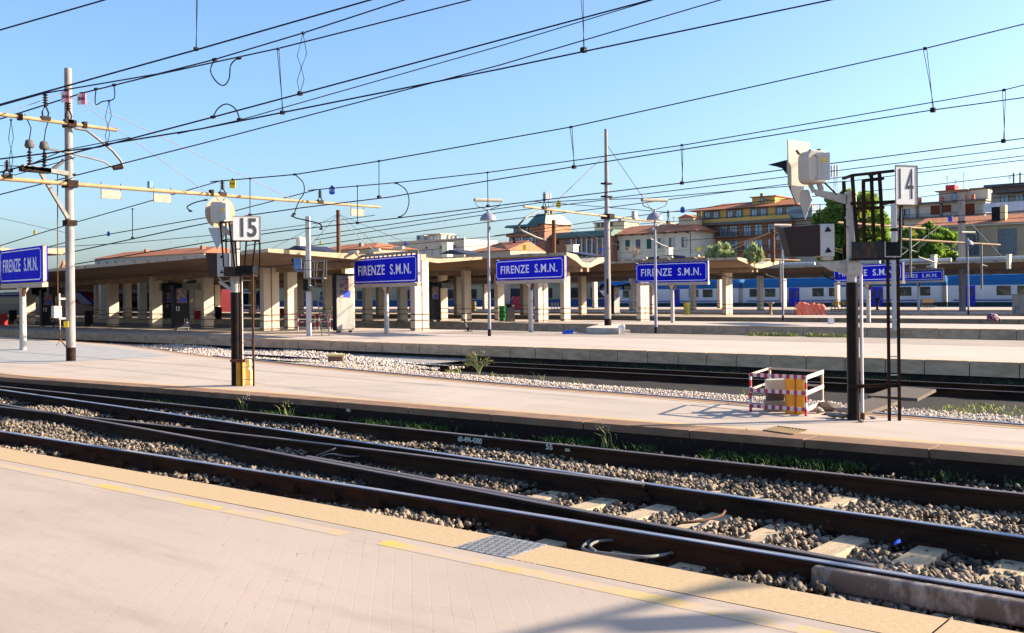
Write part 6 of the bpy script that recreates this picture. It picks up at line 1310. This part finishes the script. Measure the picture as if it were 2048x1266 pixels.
pts = [(x, fD(x)+random.uniform(.5, 3.2), zmound(x, fD(x)+1.5)-.02) for x in [random.uniform(-5., 2) for _ in range(260)]]
blades('weeds', pts, grassY, 'dry yellow green weeds on the gravel right of signal 14', 'weeds', .02, .075, 14, .008, .12)
pts = [(x, 37.2+random.uniform(-.2, .1), 0) for x in [random.choice([random.uniform(-18.5, -16.5), random.uniform(-16, -14.4)]) for _ in range(70)]]
blades('weeds', pts, grassY, 'row of sunlit weeds on the back edge of the second platform', 'weeds', .06, .22, 9, .014, .08)
for px, py, w_ in ((497, 838, 'left of signal 15 shadow'), (565, 845, 'right of signal 15'), (1195, 893, 'below the pale joint of the island kerb'), (1480, 905, 'left of the drain grate'), (1760, 943, 'below signal 14')): pass
pc_ = [((490, 822), 'spindly white flowered weed against the island wall below signal 15'), ((572, 836), 'second spindly weed against the island wall, right of signal 15'), ((1212, 893), 'spindly flowered weed against the island wall below the pale gravel end'), ((1492, 905), 'leafy weed against the island wall left of the drain grate'), ((1345, 880), 'bright leafy weed against the island wall, left of the striped barrier')]
for (px, py), lab in pc_:
    b = at0(px, py, -.26); t = T('tall_weed', lab, 'weed', b, 0, 'single weeds at the island wall')
    blades('stems', [(0, 0, 0)], grassY if 'spindly' in lab else grassM, '', '', .12, .30, 16, .006, .05, False, t)
    mb = MB()
    for _ in range(10): p = Vector((random.gauss(0, .08), random.gauss(0, .04), random.uniform(.15, .3))); mb.lathe([(0, -.008), (.011, 0), (0, .008)], 6, p)
    mb.build('flowers', cream if 'flower' in lab else grassY, t)
b = at0(958, 748, -.05); t = T('tall_weed', 'tall feathery plant standing on the pale gravel bank under the middle of the picture', 'weed', b)
mb = MB(); ml = MB()
for i in range(22):
    a = random.uniform(2.2, 4.2) if i < 17 else random.uniform(-.3, .4); h = random.uniform(.2, .5); r_ = random.uniform(.08, .34); d = Vector((math.cos(a)*.9*cT, math.cos(a)*.9*sT, 0)); P_ = [Vector((0, 0, 0)), d*r_*.3+Vector((0, 0, h*.6)), d*r_*.75+Vector((0, 0, h*.95)), d*r_*1.3+Vector((0, 0, h*.92))]; mb.tube(P_, [.010, .008, .006, .004], 4)
    for j in range(14):
        c = P_[2].lerp(P_[3], random.random())+Vector((random.gauss(0, .03), random.gauss(0, .03), random.gauss(0, .03))); e = Vector((random.gauss(0, .03), random.gauss(0, .03), random.gauss(0, .03))); s_ = Vector((0, 0, .008)); ml.add([c-s_, c+e, c+s_], [(0, 1, 2)])
mb.build('stems', M('weed_stem', (.30, .33, .12), .8), t); ml.build('seed_heads', M('seed_head', (.22, .20, .07), .9), t)
p = at0(672, 722, -.02); t = T('marker_stone', 'low block with a yellowish cap lying on the gravel bank right of signal 15', 'block', p, TH); MB().box(-.2, .2, -.12, .12, 0, .13).build('block', M('block_brown', (.16, .08, .06), .8), t); MB().prism([(x, y, .13) for x, y in ((-.24, -.14), (.26, -.14), (.22, .14), (-.2, .14))], (0, 0, .06)).build('cap', M('cap_yellowish', (.60, .50, .22), .8), t)
# a further mast with name board out of frame: throws the soft shadows across the near platform
t = T('catenary_mast', 'mast with a cross arm beyond the right edge, known by its shadow', 'mast', (6.3, 17.2, 0), -.26); MB().tube([(0, 0, 0), (0, 0, 5.5)], [.14, .11], 12).build('pole', concpole, t); MB().bar((0, -9.5, 5.05), (0, 1.5, 5.05), .065).build('cross_arm', armtan, t); MB().box(-.1, .1, -4.1, -3.9, 4.6, 4.9).build('cable_box', lampgrey, t); MB().bar((0, -3, 5.05), (0, 0, 3.6), .04).build('brace', armtan, t)
# ------------------------------------------------------------------ camera, sun and sky
cam = bpy.data.cameras.new('camera'); co_ = bpy.data.objects.new('camera', cam); COL.objects.link(co_)
cam.sensor_width = 36; cam.lens = 36*F/2048; cam.shift_y = -45/2048; cam.clip_start = .1; cam.clip_end = 6000
co_.matrix_world = Matrix.Translation((0, 0, H)) @ Matrix.Rotation(TH, 4, 'Z') @ Matrix.Rotation(math.pi/2, 4, 'X') @ Matrix.Rotation(-ROLL, 4, 'Z')
sc.camera = co_
AZ, EL = math.radians(47), math.radians(22)
sd = Vector((math.cos(AZ)*math.cos(EL), math.sin(AZ)*math.cos(EL), math.sin(EL)))
L = bpy.data.lights.new('sun', 'SUN'); L.energy = 5.; L.angle = math.radians(.5); L.color = (1, .87, .67)
lo = bpy.data.objects.new('sun', L); COL.objects.link(lo); lo.rotation_euler = sd.to_track_quat('Z', 'Y').to_euler(); lo.location = sd*60
w = bpy.data.worlds.new('World'); sc.world = w; w.use_nodes = True; nt = w.node_tree
bg = nt.nodes['Background']; sk = nt.nodes.new('ShaderNodeTexSky'); sk.sky_type = 'NISHITA'; sk.sun_disc = False
sk.sun_elevation = EL; sk.sun_rotation = math.pi/2-AZ; sk.air_density = 1.; sk.dust_density = 2.0; sk.ozone_density = 5
nt.links.new(sk.outputs[0], bg.inputs[0]); bg.inputs[1].default_value = .10
sc.view_settings.view_transform = 'Standard'; sc.view_settings.look = 'None'; sc.view_settings.exposure = 1.58; sc.view_settings.gamma = 1
sc.cycles.use_denoising = True; sc.cycles.max_bounces = 6; sc.cycles.diffuse_bounces = 3
